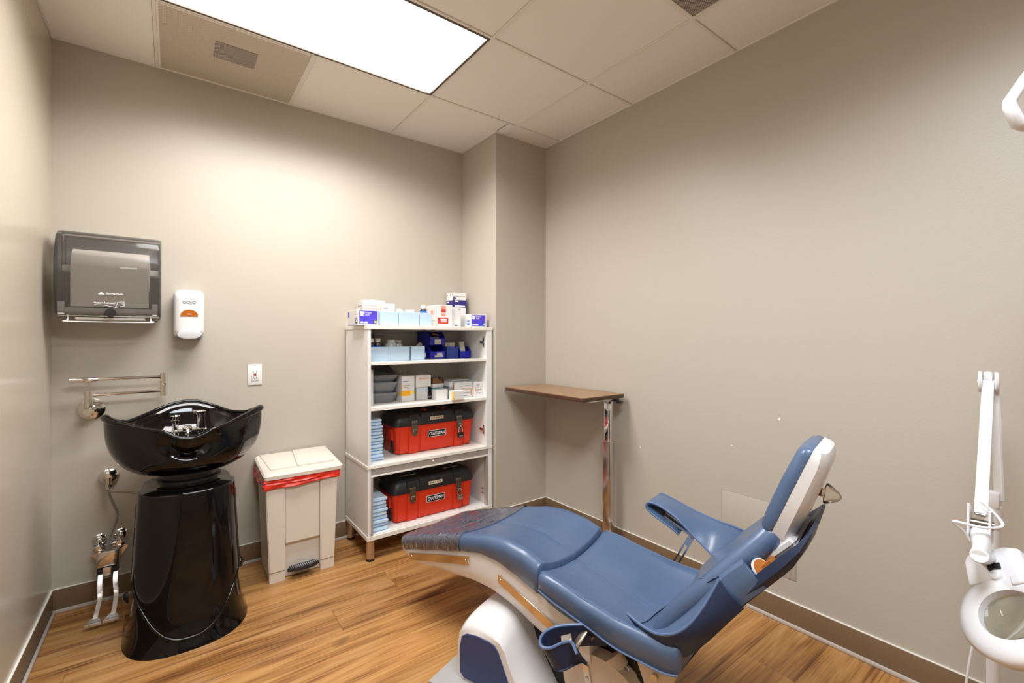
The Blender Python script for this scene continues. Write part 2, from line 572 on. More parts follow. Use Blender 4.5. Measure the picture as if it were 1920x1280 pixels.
def decal(name, origin, right, up, w, h, m, parent, depth=0.0005, label=None):
    """a printed patch or sticker, as a thin raised piece"""
    R, U = Vector(right).normalized(), Vector(up).normalized()
    O = Vector(origin)
    N = R.cross(U)
    bm = B()
    prism(bm, [O, O+R*w, O+R*w+U*h, O+U*h], N*depth)
    return obj(name, bm, m, parent, smooth=0, label=label)

X, Yv, Z = Vector((1, 0, 0)), Vector((0, 1, 0)), Vector((0, 0, 1))
# ------------------------------------------------------------------ room
XL, XR, YB, YF, H = -0.44, 2.14, 2.88, -1.70, 2.60
CX, CY = 1.704, 2.45

def wall(name, x0, x1, y0, y1, z1=H+0.12, m='wall'):
    bm = B(); box(bm, x0, x1, y0, y1, -0.06, z1)
    return struct(obj(name, bm, M[m], smooth=0))
wall('wall_back', XL-0.1, XR+0.1, YB, YB+0.1)
wall('wall_left', XL-0.1, XL, YF-0.1, YB, m='wall_gloss')
w_right = wall('wall_right', XR, XR+0.1, YF-0.1, YB)
wall('wall_front', XL, XR, YF-0.1, YF)
wall('wall_column', CX, XR, CY, YB, H)

# chips and access panel on the right wall
for k, (y, z, s) in enumerate(((0.889, 0.886, 0.008), (1.63, 0.62, 0.005), (1.10, 0.73, 0.004))):
    bm = B()
    prism(bm, [(XR, y-s, z+s), (XR, y+s*0.2, z+s*0.9), (XR, y+s*0.7, z-s*0.4), (XR, y-s*0.3, z-s*0.9)], (-0.0012, 0, 0))
    obj('wall_chip', bm, M['chip'], w_right, smooth=0)
pn = thing('access_panel', 'painted-over rectangular access panel flush in the right wall behind the treatment chair', 'access panel', (XR, 0.985, 0.20))
bm = B(); box(bm, XR-0.003, XR-0.0005, 0.825, 1.147, 0.205, 0.508, 0.0008)
obj('door', bm, M['wall'], pn)
bm = B()
for a in ((0.821, 1.151, 0.508, 0.512), (0.821, 1.151, 0.201, 0.205)):
    box(bm, XR-0.0022, XR-0.0002, a[0], a[1], a[2], a[3])
for a in ((0.821, 0.825), (1.147, 1.151)):
    box(bm, XR-0.0022, XR-0.0002, a[0], a[1], 0.205, 0.508)
obj('frame', bm, M['seal_line'], pn, smooth=0)
bm = B(); box(bm, XR-0.0045, XR-0.003, 0.84, 0.90, 0.225, 0.30, 0.0008); obj('latch_plate', bm, M['wall'], pn)

# baseboards with a pale toe strip
BH = 0.105
def baseboard(name, x0, x1, y0, y1, inward):
    bm = B(); box(bm, x0, x1, y0, y1, 0, BH, 0.002)
    o = struct(obj(name, bm, M['base']))
    ix, iy = inward
    t = 0.012
    bm = B()
    if ix: box(bm, (x1 if ix > 0 else x0-t), (x1+t if ix > 0 else x0), y0, y1, 0, 0.016, 0.004)
    else: box(bm, x0, x1, (y1 if iy > 0 else y0-t), (y1+t if iy > 0 else y0), 0, 0.016, 0.004)
    obj('toe_strip', bm, M['toe'], o)
    bm = B()
    if ix: box(bm, (XL if ix > 0 else x0-0.001), (x1+0.001 if ix > 0 else XR), y0, y1, BH, BH+0.003)
    else: box(bm, x0, x1, (y0 if iy > 0 else y0-0.001), (y1+0.001 if iy > 0 else y1), BH, BH+0.003)
    obj('caulk_line', bm, M['edge'], o, smooth=0)
    return o
BT = 0.006
baseboard('baseboard_back', XL, CX, YB-BT, YB, (0, -1))
baseboard('baseboard_left', XL, XL+BT, YF, YB-BT, (1, 0))
baseboard('baseboard_right', XR-BT, XR, YF, CY, (-1, 0))
baseboard('baseboard_column', CX, XR-BT, CY-BT, CY, (0, -1))

# floor: planks along x
bm = B(); box(bm, XL, XR, YF, YB, -0.05, -0.005)
floor = struct(obj('floor', bm, M['subfloor'], smooth=0))
PW, PL, G = 0.182, 1.22, 0.0008
pmesh = {}
def plank(x0, x1, y0, y1):
    key = (round(x1-x0, 3), round(y1-y0, 3))
    if key not in pmesh:
        b = B(); box(b, -key[0]/2+G/2, key[0]/2-G/2, -key[1]/2+G/2, key[1]/2-G/2, -0.005, 0, 0.0007, 1)
        bmesh.ops.recalc_face_normals(b, faces=b.faces)
        me = bpy.data.meshes.new('plank'); b.to_mesh(me); b.free(); me.materials.append(M['plank'])
        pmesh[key] = me
    o = bpy.data.objects.new('plank', pmesh[key]); COL.objects.link(o)
    o.parent = floor
    o.location = ((x0+x1)/2, (y0+y1)/2, 0)
y = YB
offs = [0.32, 0.95, 0.58, 1.10, 0.20, 0.78, 0.46]
row = 0
while y > YF + 0.01:
    y1, y0 = y, max(y-PW, YF)
    x = XL - offs[row % 7]
    while x < XR - 0.005:
        a, b_ = max(x, XL), min(x+PL, XR)
        if b_-a > 0.01:
            plank(a, b_, y0, y1)
        x += PL
    y -= PW; row += 1

# ceiling
bm = B(); box(bm, XL, XR, YF, YB, H+0.03, H+0.12)
ceil = struct(obj('ceiling', bm, M['gap'], smooth=0))
gx = [XL, -0.063, 0.547, 1.157, 1.767, XR]
gy = [YF, -1.361, -0.751, -0.141, 0.469, 1.079, 1.689, 2.299, YB]
tmesh = {}
def in_light(x0, x1, y0, y1):
    for L in (LIGHT1, LIGHT2):
        if x0 > L[0]-0.01 and x1 < L[1]+0.01 and y0 > L[2]-0.01 and y1 < L[3]+0.01:
            return True
    return False
VENTS = [(-0.063, 0.547, 2.299, YB), (1.157, 1.767, 0.469, 1.079)]
def tile(x0, x1, y0, y1):
    key = (round(x1-x0, 3), round(y1-y0, 3))
    if key not in tmesh:
        b = B(); box(b, -key[0]/2+0.0070, key[0]/2-0.0070, -key[1]/2+0.0070, key[1]/2-0.0070, 0.002, 0.02, 0.002, 1)
        bmesh.ops.recalc_face_normals(b, faces=b.faces)
        me = bpy.data.meshes.new('ceiling_tile'); b.to_mesh(me); b.free(); me.materials.append(M['tile'])
        tmesh[key] = me
    o = bpy.data.objects.new('ceiling_tile', tmesh[key]); COL.objects.link(o)
    o.parent = ceil
    o.location = ((x0+x1)/2, (y0+y1)/2, H)
for i in range(len(gx)-1):
    for j in range(len(gy)-1):
        x0, x1, y0, y1 = gx[i], gx[i+1], gy[j], gy[j+1]
        if in_light(x0, x1, y0, y1): continue
        if any(abs(x0-v[0]) < .01 and abs(y0-v[2]) < .01 for v in VENTS): continue
        if x1 > CX and y1 > CY:          # cut round the column
            if x0 < CX-0.05: tile(x0, CX, y0, y1)
            if CY-y0 > 0.05 and x0 > CX-0.05: tile(x0, x1, y0, CY)
            elif CY-y0 > 0.05: tile(CX, x1, y0, CY)
            continue
        tile(x0, x1, y0, y1)
def bar(x0, x1, y0, y1, z0=H-0.003, z1=H+0.03, name='grid_bar'):
    b = B(); box(b, x0, x1, y0, y1, z0, z1, 0.0008, 1)
    obj(name, b, M['grid'], ceil)
W2 = 0.0065
for xx in gx[1:-1]:
    for j in range(len(gy)-1):
        ya, yb = gy[j], gy[j+1]
        if abs(xx-0.547) < 0.01 and in_light(xx-0.2, xx+0.2, ya, yb): continue
        if xx > CX: yb = min(yb, CY)
        if yb > ya: bar(xx-W2, xx+W2, ya, yb)
for yy in gy[1:-1]:
    for i in range(len(gx)-1):
        if yy in (LIGHT1[2], LIGHT1[3]) or not in_light(gx[i], gx[i+1], yy-0.3, yy+0.3):
            bar(gx[i]+W2, gx[i+1]-W2, yy-W2, yy+W2)
# wall angle
for a in ((XL, XR, YF, YF+0.012), (XL, CX, YB-0.012, YB), (XL, XL+0.012, YF+0.012, YB-0.012), (XR-0.012, XR, YF+0.012, CY), (CX, XR-0.012, CY-0.012, CY), (CX-0.012, CX, CY-0.012, YB-0.012)):
    bar(*a, z0=H-0.002, z1=H+0.012, name='wall_angle')

def fixture(L, em, label):
    x0, x1, y0, y1 = L
    t = thing('ceiling_light', label, 'ceiling light', ((x0+x1)/2, (y0+y1)/2, H))
    b = B(); f = 0.012
    a0, a1, b0, b1 = x0+W2, x1-W2, y0+W2, y1-W2
    box(b, a0, a1, b0, b0+f, H-0.004, H+0.02); box(b, a0, a1, b1-f, b1, H-0.004, H+0.02)
    box(b, a0, a0+f, b0+f, b1-f, H-0.004, H+0.02); box(b, a1-f, a1, b0+f, b1-f, H-0.004, H+0.02)
    obj('frame', b, M['lightframe'], t, smooth=0)
    b = B(); vs = [b.verts.new(p) for p in ((a0+f, b0+f, H+0.002), (a1-f, b0+f, H+0.002), (a1-f, b1-f, H+0.002), (a0+f, b1-f, H+0.002))]; b.faces.new(vs); obj('lens', b, em, t, smooth=0)
    b = B(); box(b, a0+0.004, a1-0.004, b0+0.004, b1-0.004, H+0.0225, H+0.0285); obj('housing', b, M['grid'], t, smooth=0)
fixture(LIGHT1, M['emit'], 'bright recessed fluorescent troffer in the ceiling above the shelving')
fixture(LIGHT2, M['emit'], 'recessed fluorescent troffer in the ceiling behind the viewpoint')

def vent(v, label, duct):
    x0, x1, y0, y1 = v
    t = thing('air_grille', label, 'vent', ((x0+x1)/2, (y0+y1)/2, H))
    b = B(); box(b, x0+0.0145, x1-0.0145, y0+0.0145, min(y1, YB-0.0055)-0.0145, H-0.002, H+0.006, 0.0)
    obj('perforated_face', b, M['perf'] if duct else M['perf_dark'], t)
    b = B(); f = 0.008
    a0, a1, b0, b1 = x0+W2, x1-W2, y0+W2, min(y1-W2, YB-0.012)
    box(b, a0, a1, b0, b0+f, H-0.005, H+0.008); box(b, a0, a1, b1-f, b1, H-0.005, H+0.008)
    box(b, a0, a0+f, b0+f, b1-f, H-0.005, H+0.008); box(b, a1-f, a1, b0+f, b1-f, H-0.005, H+0.008)
    obj('frame', b, M['grid'], t, smooth=0)
    if duct:
        b = B(); box(b, 0.155, 0.325, 2.455, 2.60, H-0.0045, H-0.002)
        obj('duct_opening', b, M['perf_dark'], t, smooth=0)
vent(VENTS[0], 'perforated beige air grille with a small dark duct opening in the left of the ceiling', True)
vent(VENTS[1], 'dark perforated air grille near the right wall at the top edge of the photo', False)

# ------------------------------------------------------------------ wall fittings on the back wall
# paper towel dispenser
t = thing('paper_towel_dispenser', 'smoked grey hands-free paper towel dispenser on the back wall', 'dispenser', (-0.225, YB, 1.335))
x0, x1 = -0.402, -0.046
prof = [(2.872, 1.352), (2.872, 1.722), (2.80, 1.722), (2.735, 1.712), (2.700, 1.692), (2.684, 1.655), (2.674, 1.58), (2.672, 1.47), (2.676, 1.38), (2.684, 1.346), (2.70, 1.337), (2.74, 1.335)]
b = B(); prism(b, [(x0, p[0], p[1]) for p in prof], (x1-x0, 0, 0), 0.014, 3)
obj('cover', b, M['smoke'], t, smooth=50)
b = B(); box(b, x0+0.004, x1-0.004, 2.872, 2.880, 1.34, 1.715, 0.004); obj('back_plate', b, M['smoke_back'], t)
b = B(); box(b, x0+0.012, x1-0.012, 2.866, 2.872, 1.352, 1.705, 0.002); obj('chassis', b, M['smoke_back'], t)
b = B(); lathe(b, [(0.02, 0), (0.088, 0), (0.088, 0.262), (0.02, 0.262)], (-0.352, 2.776, 1.552), X, 40); obj('paper_roll', b, M['paper'], t, 30)
b = B(); sheet(b, [[(-0.352+0.262*i/4, 2.684-0.002*math.sin(k*0.5), 1.56-0.178*k/6) for i in range(5)] for k in range(7)], 0.001); obj('paper_web', b, M['paper'], t)
for xa, xb in ((-0.388, -0.352), (-0.09, -0.056)):
    b = B(); cyl(b, (xa, 2.776, 1.552), (xb, 2.776, 1.552), 0.016); box(b, xa, xb, 2.756, 2.866, 1.538, 1.566, 0.004); obj('roll_holder', b, M['smoke_mid'], t)
b = B(); box(b, x0+0.02, x1-0.02, 2.686, 2.83, 1.346, 1.378, 0.006); obj('feed_housing', b, M['smoke_mid'], t)
for xa in (-0.392, -0.080):
    b = B(); box(b, xa, xa+0.022, 2.684, 2.70, 1.345, 1.402, 0.004); obj('hinge_block', b, M['grey_clear'], t)
b = B(); lathe(b, [(0.0, 0), (0.019, 0), (0.019, 0.004), (0.0, 0.005)], (-0.222, 2.672, 1.356), (0, -1, 0), 20); obj('sensor_window', b, M['black'], t)
b = B(); tube(b, smooth_path([(-0.362, 2.70, 1.336), (-0.362, 2.69, 1.322), (-0.355, 2.685, 1.316), (-0.09, 2.685, 1.316), (-0.083, 2.69, 1.322), (-0.083, 2.70, 1.336)], 5), 0.0028, 8); obj('tear_bar', b, M['plastic_white'], t)
b = B(); box(b, -0.340, -0.105, 2.70, 2.82, 1.326, 1.336, 0.002); obj('paper_tongue', b, M['paper'], t)
fy = 2.6705
text('lettering', 'Georgia-Pacific', 0.060, 0.0105, (-0.238, fy, 1.434), X, Z, M['ink_white'], t, bold=0.02)
b = B(); prism(b, [(-0.264, fy, 1.436), (-0.240, fy, 1.436), (-0.252, fy, 1.447)], (0, -0.0006, 0)); obj('triangle_logo', b, M['ink_white'], t, 0)
text('lettering', 'Motion Activated', 0.072, 0.009, (-0.278, fy, 1.395), X, Z, M['ink_white'], t, shear=0.2, bold=0.02)
b = B()
hand = [(0, 0), (0.004, 0.018), (0.009, 0.014), (0.015, 0.021), (0.017, 0.019), (0.012, 0.011), (0.022, 0.018), (0.024, 0.016), (0.014, 0.008), (0.025, 0.011), (0.026, 0.009), (0.014, 0.004), (0.024, 0.003), (0.024, 0.001), (0.010, -0.004)]
tube(b, [(-0.202+p[0]*1.15, fy-0.0004, 1.388+p[1]*1.05) for p in hand], 0.0009, 5); obj('hand_logo', b, M['ink_white'], t, 0)
b = B(); tube(b, smooth_path([(-0.276, fy-0.0004, 1.391), (-0.235, fy-0.0004, 1.388), (-0.198, fy-0.0004, 1.378)], 5), 0.0007, 5); obj('swoosh', b, M['ink_white'], t, 0)
for k in range(5):
    text('lettering', 'IIIIIIIIIIIIII', 0.056, 0.0022, (-0.188, 2.6735+0.0006*k, 1.556+0.0042*k), X, Z, M['ink_white'], t)

# soap dispenser
t = thing('soap_dispenser', 'white wall soap dispenser with an amber window beside the towel dispenser', 'dispenser', (0.065, YB, 1.235))
def rr3(cx, cz, w, h, r, y, n=5):
    return [(p[0], y, p[1]) for p in rrect(cx, cz, w, h, r, n)]
b = B(); loft(b, [rr3(0.065, 1.366, 0.118, 0.232, 0.022, 2.880), rr3(0.065, 1.366, 0.124, 0.238, 0.026, 2.86), rr3(0.065, 1.366, 0.128, 0.242, 0.030, 2.81), rr3(0.065, 1.367, 0.120, 0.234, 0.034, 2.788), rr3(0.065, 1.368, 0.102, 0.214, 0.036, 2.777), rr3(0.065, 1.368, 0.06, 0.17, 0.028, 2.773)])
obj('cover', b, M['plastic_white'], t, 50)
b = B(); prism(b, [(0.065+0.028*math.cos(a), 2.79, 1.486-0.011*abs(math.sin(a))) for a in [PI*k/10 for k in range(11)]], (0, 0.05, 0)); obj('top_notch', b, M['grey_clear'], t)
b = B(); prism(b, [(0.065+0.036*math.cos(PI*k/12), 2.7725, 1.352+0.034*math.sin(PI*k/12)**0.8) for k in range(13)], (0, -0.0022, 0), 0.0008, 1); obj('window', b, M['amber'], t)
b = B(); prism(b, [(0.065+0.013*math.cos(PI*k/8*1.0), 2.7700, 1.361+0.006*math.sin(PI*k/8)) for k in range(9)], (0, -0.0008, 0)); obj('liquid_level', b, M['ink_pink'], t)
b = B(); loft(b, [[(0.065+w*math.cos(2*PI*k/32), yy, 1.262+h*math.sin(2*PI*k/32)) for k in range(32)] for w, h, yy in ((0.052, 0.024, 2.80), (0.052, 0.024, 2.768), (0.048, 0.021, 2.760), (0.03, 0.012, 2.758))])
obj('push_bar', b, M['grey_clear'], t, 50, label='glossy pale grey push bar')
b = B(); tube(b, [(0.065+0.053*math.cos(2*PI*k/40), 2.778, 1.262+0.0255*math.sin(2*PI*k/40)) for k in range(40)], 0.0012, 6, closed=True); obj('push_bar_seam', b, M['ink_grey'], t)
b = B(); box(b, 0.012, 0.118, 2.80, 2.88, 1.238, 1.258, 0.006); obj('nozzle_housing', b, M['ink_grey'], t)
text('lettering', 'GOJO', 0.056, 0.018, (0.037, 2.7728, 1.412), X, Z, M['ink_grey'], t, depth=0.0012, bold=0.03)

# outlet
t = thing('power_outlet', 'white safety power outlet with a red button on the back wall', 'outlet', (0.365, YB, 0.985))
b = B(); box(b, 0.330, 0.400, YB-0.006, YB, 0.983, 1.097, 0.002); obj('cover_plate', b, M['plastic_white'], t)
b = B(); box(b, 0.3485, 0.3815, YB-0.009, YB-0.006, 1.006, 1.074, 0.001); obj('receptacle', b, M['plastic_white'], t)
for zc in (1.057, 1.023):
    for dx in (-0.006, 0.006):
        b = B(); box(b, 0.365+dx-0.0011, 0.365+dx+0.0011, YB-0.0094, YB-0.009, zc-0.004, zc+0.004); obj('slot', b, M['ink_black'], t, 0)
    b = B(); cyl(b, (0.365, YB-0.0094, zc-0.008), (0.365, YB-0.009, zc-0.008), 0.0022, n=8); obj('ground_hole', b, M['ink_black'], t)
b = B(); box(b, 0.358, 0.372, YB-0.0105, YB-0.009, 1.0425, 1.0465); obj('test_button', b, M['ink_black'], t, 0, label='black test button')
b = B(); box(b, 0.358, 0.372, YB-0.0105, YB-0.009, 1.034, 1.039); obj('reset_button', b, M['ink_redb'], t, 0, label='red reset button')
for zc in (1.091, 0.989):
    b = B(); cyl(b, (0.365, YB-0.0068, zc), (0.365, YB-0.006, zc), 0.0022, n=8); obj('screw', b, M['chrome_dull'], t)

# folding spout (pot filler)
t = thing('pot_filler', 'chrome folding wall spout above the left side of the shampoo bowl', 'faucet', (-0.305, YB, 0.912))
ya = 2.80
b = B(); lathe(b, [(0.0, 0), (0.049, 0), (0.049, 0.008), (0.040, 0.014), (0.020, 0.018), (0.018, 0.08), (0, 0.08)], (-0.305, YB, 0.912), (0, -1, 0)); obj('wall_flange', b, M['nickel'], t)
b = B(); lathe(b, [(0, 0), (0.018, 0), (0.020, 0.005), (0.020, 0.016), (0.017, 0.020), (0, 0.020)], (-0.307, ya, 0.909), (0, -1, 0)); tube(b, [(-0.302, ya-0.017, 0.905), (-0.288, ya-0.024, 0.905)], 0.004, 8); obj('valve_knob', b, M['nickel'], t)
b = B(); cyl(b, (-0.306, ya, 0.915), (-0.306, ya, 1.006), 0.0155); lathe(b, [(0.0155, 0), (0.0175, 0), (0.0175, 0.004), (0.0155, 0.004)], (-0.306, ya, 0.955)); obj('riser', b, M['nickel'], t)
b = B(); cyl(b, (-0.292, ya, 0.984), (-0.049, ya, 0.987), 0.0068); cyl(b, (-0.293, ya, 0.984), (-0.278, ya, 0.984), 0.0092); obj('lower_arm', b, M['chrome'], t)
b = B(); cyl(b, (-0.037, ya, 0.962), (-0.037, ya, 1.073), 0.0145); lathe(b, [(0.0145, 0), (0.0152, 0.001), (0.0152, 0.003), (0.0145, 0.004)], (-0.037, ya, 1.016)); obj('swivel_joint', b, M['nickel'], t)
b = B(); cyl(b, (-0.275, ya, 1.055), (-0.049, ya, 1.056), 0.0068); cyl(b, (-0.056, ya, 1.056), (-0.046, ya, 1.056), 0.009); obj('upper_arm', b, M['chrome'], t)
b = B(); lathe(b, [(0, 0), (0.0105, 0), (0.0112, 0.003), (0.0112, 0.092), (0.0095, 0.096), (0, 0.096)], (-0.371, ya, 1.055), X); obj('end_valve', b, M['chrome'], t)
b = B(); lathe(b, [(0, 0), (0.010, 0), (0.010, 0.010), (0.0135, 0.012), (0.0135, 0.022), (0, 0.022)], (-0.308, ya, 1.030)); obj('outlet_nozzle', b, M['nickel'], t)

# knee/foot valve on the wall with its supply pipe
t = thing('foot_pedal_valve', 'chrome double foot pedal water valve on the wall left of the black pedestal', 'valve', (-0.24, YB, 0.20))
b = B(); lathe(b, [(0, 0), (0.037, 0), (0.036, 0.012), (0.026, 0.022), (0.012, 0.026), (0.012, 0.04), (0, 0.04)], (-0.243, YB, 0.588), (0, -1, 0)); cyl(b, (-0.243, 2.845, 0.588), (-0.243, 2.845, 0.535), 0.011); lathe(b, [(0.011, 0), (0.014, 0), (0.014, 0.012), (0.011, 0.012)], (-0.243, 2.845, 0.543), n=6); obj('pipe_flange', b, M['nickel'], t)
b = B(); tube(b, smooth_path([(-0.243, 2.845, 0.540), (-0.242, 2.844, 0.51), (-0.226, 2.84, 0.46), (-0.212, 2.835, 0.41), (-0.222, 2.83, 0.36), (-0.240, 2.822, 0.31), (-0.241, 2.815, 0.262)], 6), 0.0065, 10); lathe(b, [(0.0065, 0), (0.0105, 0), (0.0105, 0.024), (0.0065, 0.024)], (-0.241, 2.815, 0.258), n=6); obj('supply_tube', b, M['tube_grey'], t)
for cx_, cz_ in ((-0.276, 0.292), (-0.200, 0.300)):
    b = B(); lathe(b, [(0, 0), (0.028, 0), (0.028, 0.006), (0.018, 0.016), (0.011, 0.018), (0.011, 0.05), (0, 0.05)], (cx_, YB, cz_), (0, -1, 0)); obj('escutcheon', b, M['chrome'], t)
    b = B(); cyl(b, (cx_, 2.815, cz_+0.012), (cx_, 2.815, cz_-0.04), 0.012); lathe(b, [(0, 0), (0.016, 0), (0.018, 0.008), (0.016, 0.018), (0.008, 0.02), (0, 0.02)], (cx_+0.002, 2.805, cz_-0.012), (0, -1, -0.3)); lathe(b, [(0.012, 0), (0.015, 0), (0.015, 0.012), (0.012, 0.012)], (cx_, 2.815, cz_-0.04), n=6); obj('stop_valve', b, M['chrome'], t)
b = B(); box(b, -0.281, -0.202, 2.788, 2.872, 0.188, 0.262, 0.006); obj('valve_body', b, M['nickel'], t)
b = B(); prism(b, [(-0.306, 2.874, 0.222), (-0.290, 2.874, 0.240), (-0.279, 2.874, 0.272), (-0.204, 2.874, 0.276), (-0.192, 2.874, 0.255), (-0.173, 2.874, 0.238), (-0.190, 2.874, 0.215), (-0.204, 2.874, 0.180), (-0.279, 2.874, 0.170), (-0.290, 2.874, 0.206)], (0, 0.006, 0)); obj('mounting_plate', b, M['chrome_dull'], t)
b = B(); box(b, -0.280, -0.204, 2.784, 2.83, 0.155, 0.185, 0.004); obj('pivot_housing', b, M['black'], t, label='black pivot housing')
b = B(); box(b, -0.258, -0.228, 2.780, 2.784, 0.152, 0.190, 0.001); obj('pivot_clip', b, M['alu'], t)
b = B(); cyl(b, (-0.285, 2.800, 0.162), (-0.198, 2.800, 0.162), 0.004, n=10); obj('pivot_rod', b, M['chrome'], t)
for tx, mx_, fx in ((-0.266, -0.262, -0.272), (-0.213, -0.207, -0.214)):
    b = B()
    pts = smooth_path([(tx, 2.785, 0.164), (tx, 2.762, 0.128), (mx_, 2.72, 0.085), (fx+0.006, 2.66, 0.05), (fx+0.002, 2.635, 0.034)], 5)
    rings = []
    for i, p in enumerate(pts):
        w = 0.008
        rings.append([p+Vector((-w, 0.002, 0.002)), p+Vector((w, 0.002, 0.002)), p+Vector((w, -0.002, -0.002)), p+Vector((-w, -0.002, -0.002))])
    loft(b, rings); obj('pedal_arm', b, M['alu'], t)
    b = B(); prism(b, [(fx-0.011, 2.648, 0.030), (fx+0.013, 2.648, 0.030), (fx+0.026, 2.612, 0.026), (fx-0.026, 2.604, 0.026)], (0, 0, 0.007), 0.0015, 1); box(b, fx-0.028, fx+0.027, 2.596, 2.612, 0.022, 0.034, 0.002); obj('foot_plate', b, M['alu'], t)

# ------------------------------------------------------------------ shampoo bowl
t = thing('shampoo_bowl', 'glossy black salon shampoo bowl on a flared black pedestal', 'wash basin', (0.05, 2.47, 0))
cxb, cyb = 0.06, 2.53
# rim: angle (deg, 0=+x, 90=+y back) -> x, y, z
rimk = [(0, .344, 2.50, .906), (14, .330, 2.58, .890), (28, .292, 2.65, .872), (44, .235, 2.71, .875), (62, .170, 2.755, .902), (80, .095, 2.775, .929), (98, .025, 2.775, .930), (116, -.045, 2.755, .912), (134, -.105, 2.71, .890), (150, -.165, 2.65, .874), (164, -.205, 2.58, .888), (178, -.228, 2.52, .910), (192, -.224, 2.46, .920), (206, -.195, 2.405, .908), (222, -.135, 2.355, .892), (238, -.075, 2.315, .877), (250, -.034, 2.295, .868), (260, .008, 2.287, .842), (272, .052, 2.283, .830), (284, .098, 2.287, .839), (294, .138, 2.297, .858), (306, .185, 2.325, .866), (320, .240, 2.365, .882), (336, .298, 2.415, .898), (350, .336, 2.46, .910)]
def rim_at(a):
    a %= 360
    K = rimk
    n = len(K)
    for i in range(n):
        a0 = K[i][0]; a1 = K[(i+1) % n][0] + (360 if i == n-1 else 0)
        if a0 <= a < a1:
            f = (a-a0)/(a1-a0)
            p0, p1, p2, p3 = [Vector(K[(i+d) % n][1:]) for d in (-1, 0, 1, 2)]
            return 0.5*((2*p1)+(p2-p0)*f+(2*p0-5*p1+4*p2-p3)*f*f+(3*p1-p0-3*p2+p3)*f**3)
NA = 96
angs = [360*k/NA for k in range(NA)]
R0 = [rim_at(a) for a in angs]
b = B()
def foot(a, rx, ry, z, cx=0.055, cy=2.50):
    return Vector((cx+rx*math.cos(math.radians(a)), cy+ry*math.sin(math.radians(a)), z))
def necky(a):      # scoop under the neck rest
    d = (a-271+180) % 360-180
    return math.exp(-(d/24.0)**2)
rings = []
for i_z, (f, kind) in enumerate(((0, 'rim_in'), (0, 'rim'), (0.06, 'o'), (0.14, 'o'), (0.22, 'o'), (0.3, 'o'), (0.4, 'o'), (0.5, 'o'), (0.6, 'o'), (0.7, 'o'), (0.78, 'o'), (0.85, 'o'), (0.91, 'o'), (0.955, 'o'), (0.985, 'o'), (1.0, 'o'))):
    ring = []
    for a, r in zip(angs, R0):
        c = Vector((cxb, cyb, r.z))
        if kind == 'rim_in':
            ring.append(r + (c-r).normalized()*0.013 + Vector((0, 0, -0.004)))
        elif kind == 'rim':
            ring.append(r.copy())
        else:
            ft = foot(a, 0.150, 0.125, 0.664, 0.062, 2.50)
            g = max(0.0, 1-f**3.0)**0.62         # stays wide, then rounds under
            p = Vector((ft.x+(r.x-ft.x)*g, ft.y+(r.y-ft.y)*g, r.z+(ft.z-r.z)*f))
            d = Vector((r.x-cxb, r.y-cyb, 0)).normalized()
            p -= d*0.055*necky(a)*math.sin(PI*min(1, f*1.75))**1.0 if f < 0.571 else Vector()
            for a0 in (222, 318):                # swelling shoulders either side of the neck scoop
                dd = (a-a0+180) % 360-180
                p += d*0.020*math.exp(-(dd/15.0)**2)*math.sin(PI*f)**0.8
            ring.append(p)
    rings.append(ring)
inner = []
for f in (0.12, 0.3, 0.5, 0.7, 0.88, 1.0):
    ring = []
    for a, r in zip(angs, R0):
        ft = foot(a, 0.07, 0.06, 0.735, 0.06, 2.52)
        r2 = r + (Vector((cxb, cyb, r.z))-r).normalized()*0.013
        p = r2.lerp(ft, f)
        d = Vector((r.x-cxb, r.y-cyb, 0)).normalized()
        p += d*0.03*math.sin(PI*f)
        p.z -= 0.035*math.sin(PI*f)
        ring.append(p)
    inner.append(ring)
allr = list(reversed(inner)) + rings
loft(b, allr)
for e in b.edges: pass
obj('basin', b, M['black_gloss'], t, 70)
b = B(); tube(b, [r + (Vector((cxb, cyb, r.z))-r).normalized()*0.006 + Vector((0, 0, -0.002)) for r in R0], [0.0085+0.0075*math.exp(-(((a+10+180) % 360-180)/26.0)**2)+0.0075*math.exp(-(((a-187+180) % 360-180)/26.0)**2) for a in angs], 12, closed=True); obj('rim', b, M['black_gloss'], t, 70)
b = B(); lathe(b, [(0, 0), (0.030, 0), (0.030, 0.004), (0.022, 0.006), (0, 0.005)], (0.06, 2.52, 0.735)); obj('drain', b, M['chrome'], t)
# mixer on the inner back ledge
b = B(); box(b, -0.002, 0.118, 2.535, 2.575, 0.815, 0.829, 0.006); cyl(b, (0.008, 2.555, 0.70), (0.008, 2.555, 0.83), 0.013); cyl(b, (0.102, 2.555, 0.70), (0.102, 2.555, 0.83), 0.013); obj('mixer_bridge', b, M['chrome'], t)
b = B(); lathe(b, [(0.012, 0), (0.012, 0.03), (0.016, 0.032), (0.016, 0.046), (0.011, 0.048), (0.011, 0.058), (0.018, 0.06), (0.019, 0.066), (0.016, 0.07), (0, 0.07)], (0.008, 2.555, 0.825)); obj('vacuum_breaker', b, M['chrome'], t)
b = B(); lathe(b, [(0.018, 0), (0.018, 0.062), (0.020, 0.065), (0.020, 0.080), (0.014, 0.084), (0, 0.084)], (0.104, 2.555, 0.825)); box(b, 0.072, 0.112, 2.520, 2.560, 0.900, 0.910, 0.003); obj('lever_handle', b, M['chrome'], t)
for dx, mm in ((0.096, 'ink_blue'), (0.100, 'ink_redb')):
    b = B(); cyl(b, (dx, 2.5345, 0.893), (dx, 2.5365, 0.893), 0.0022, n=8); obj('temperature_dot', b, M[mm], t)
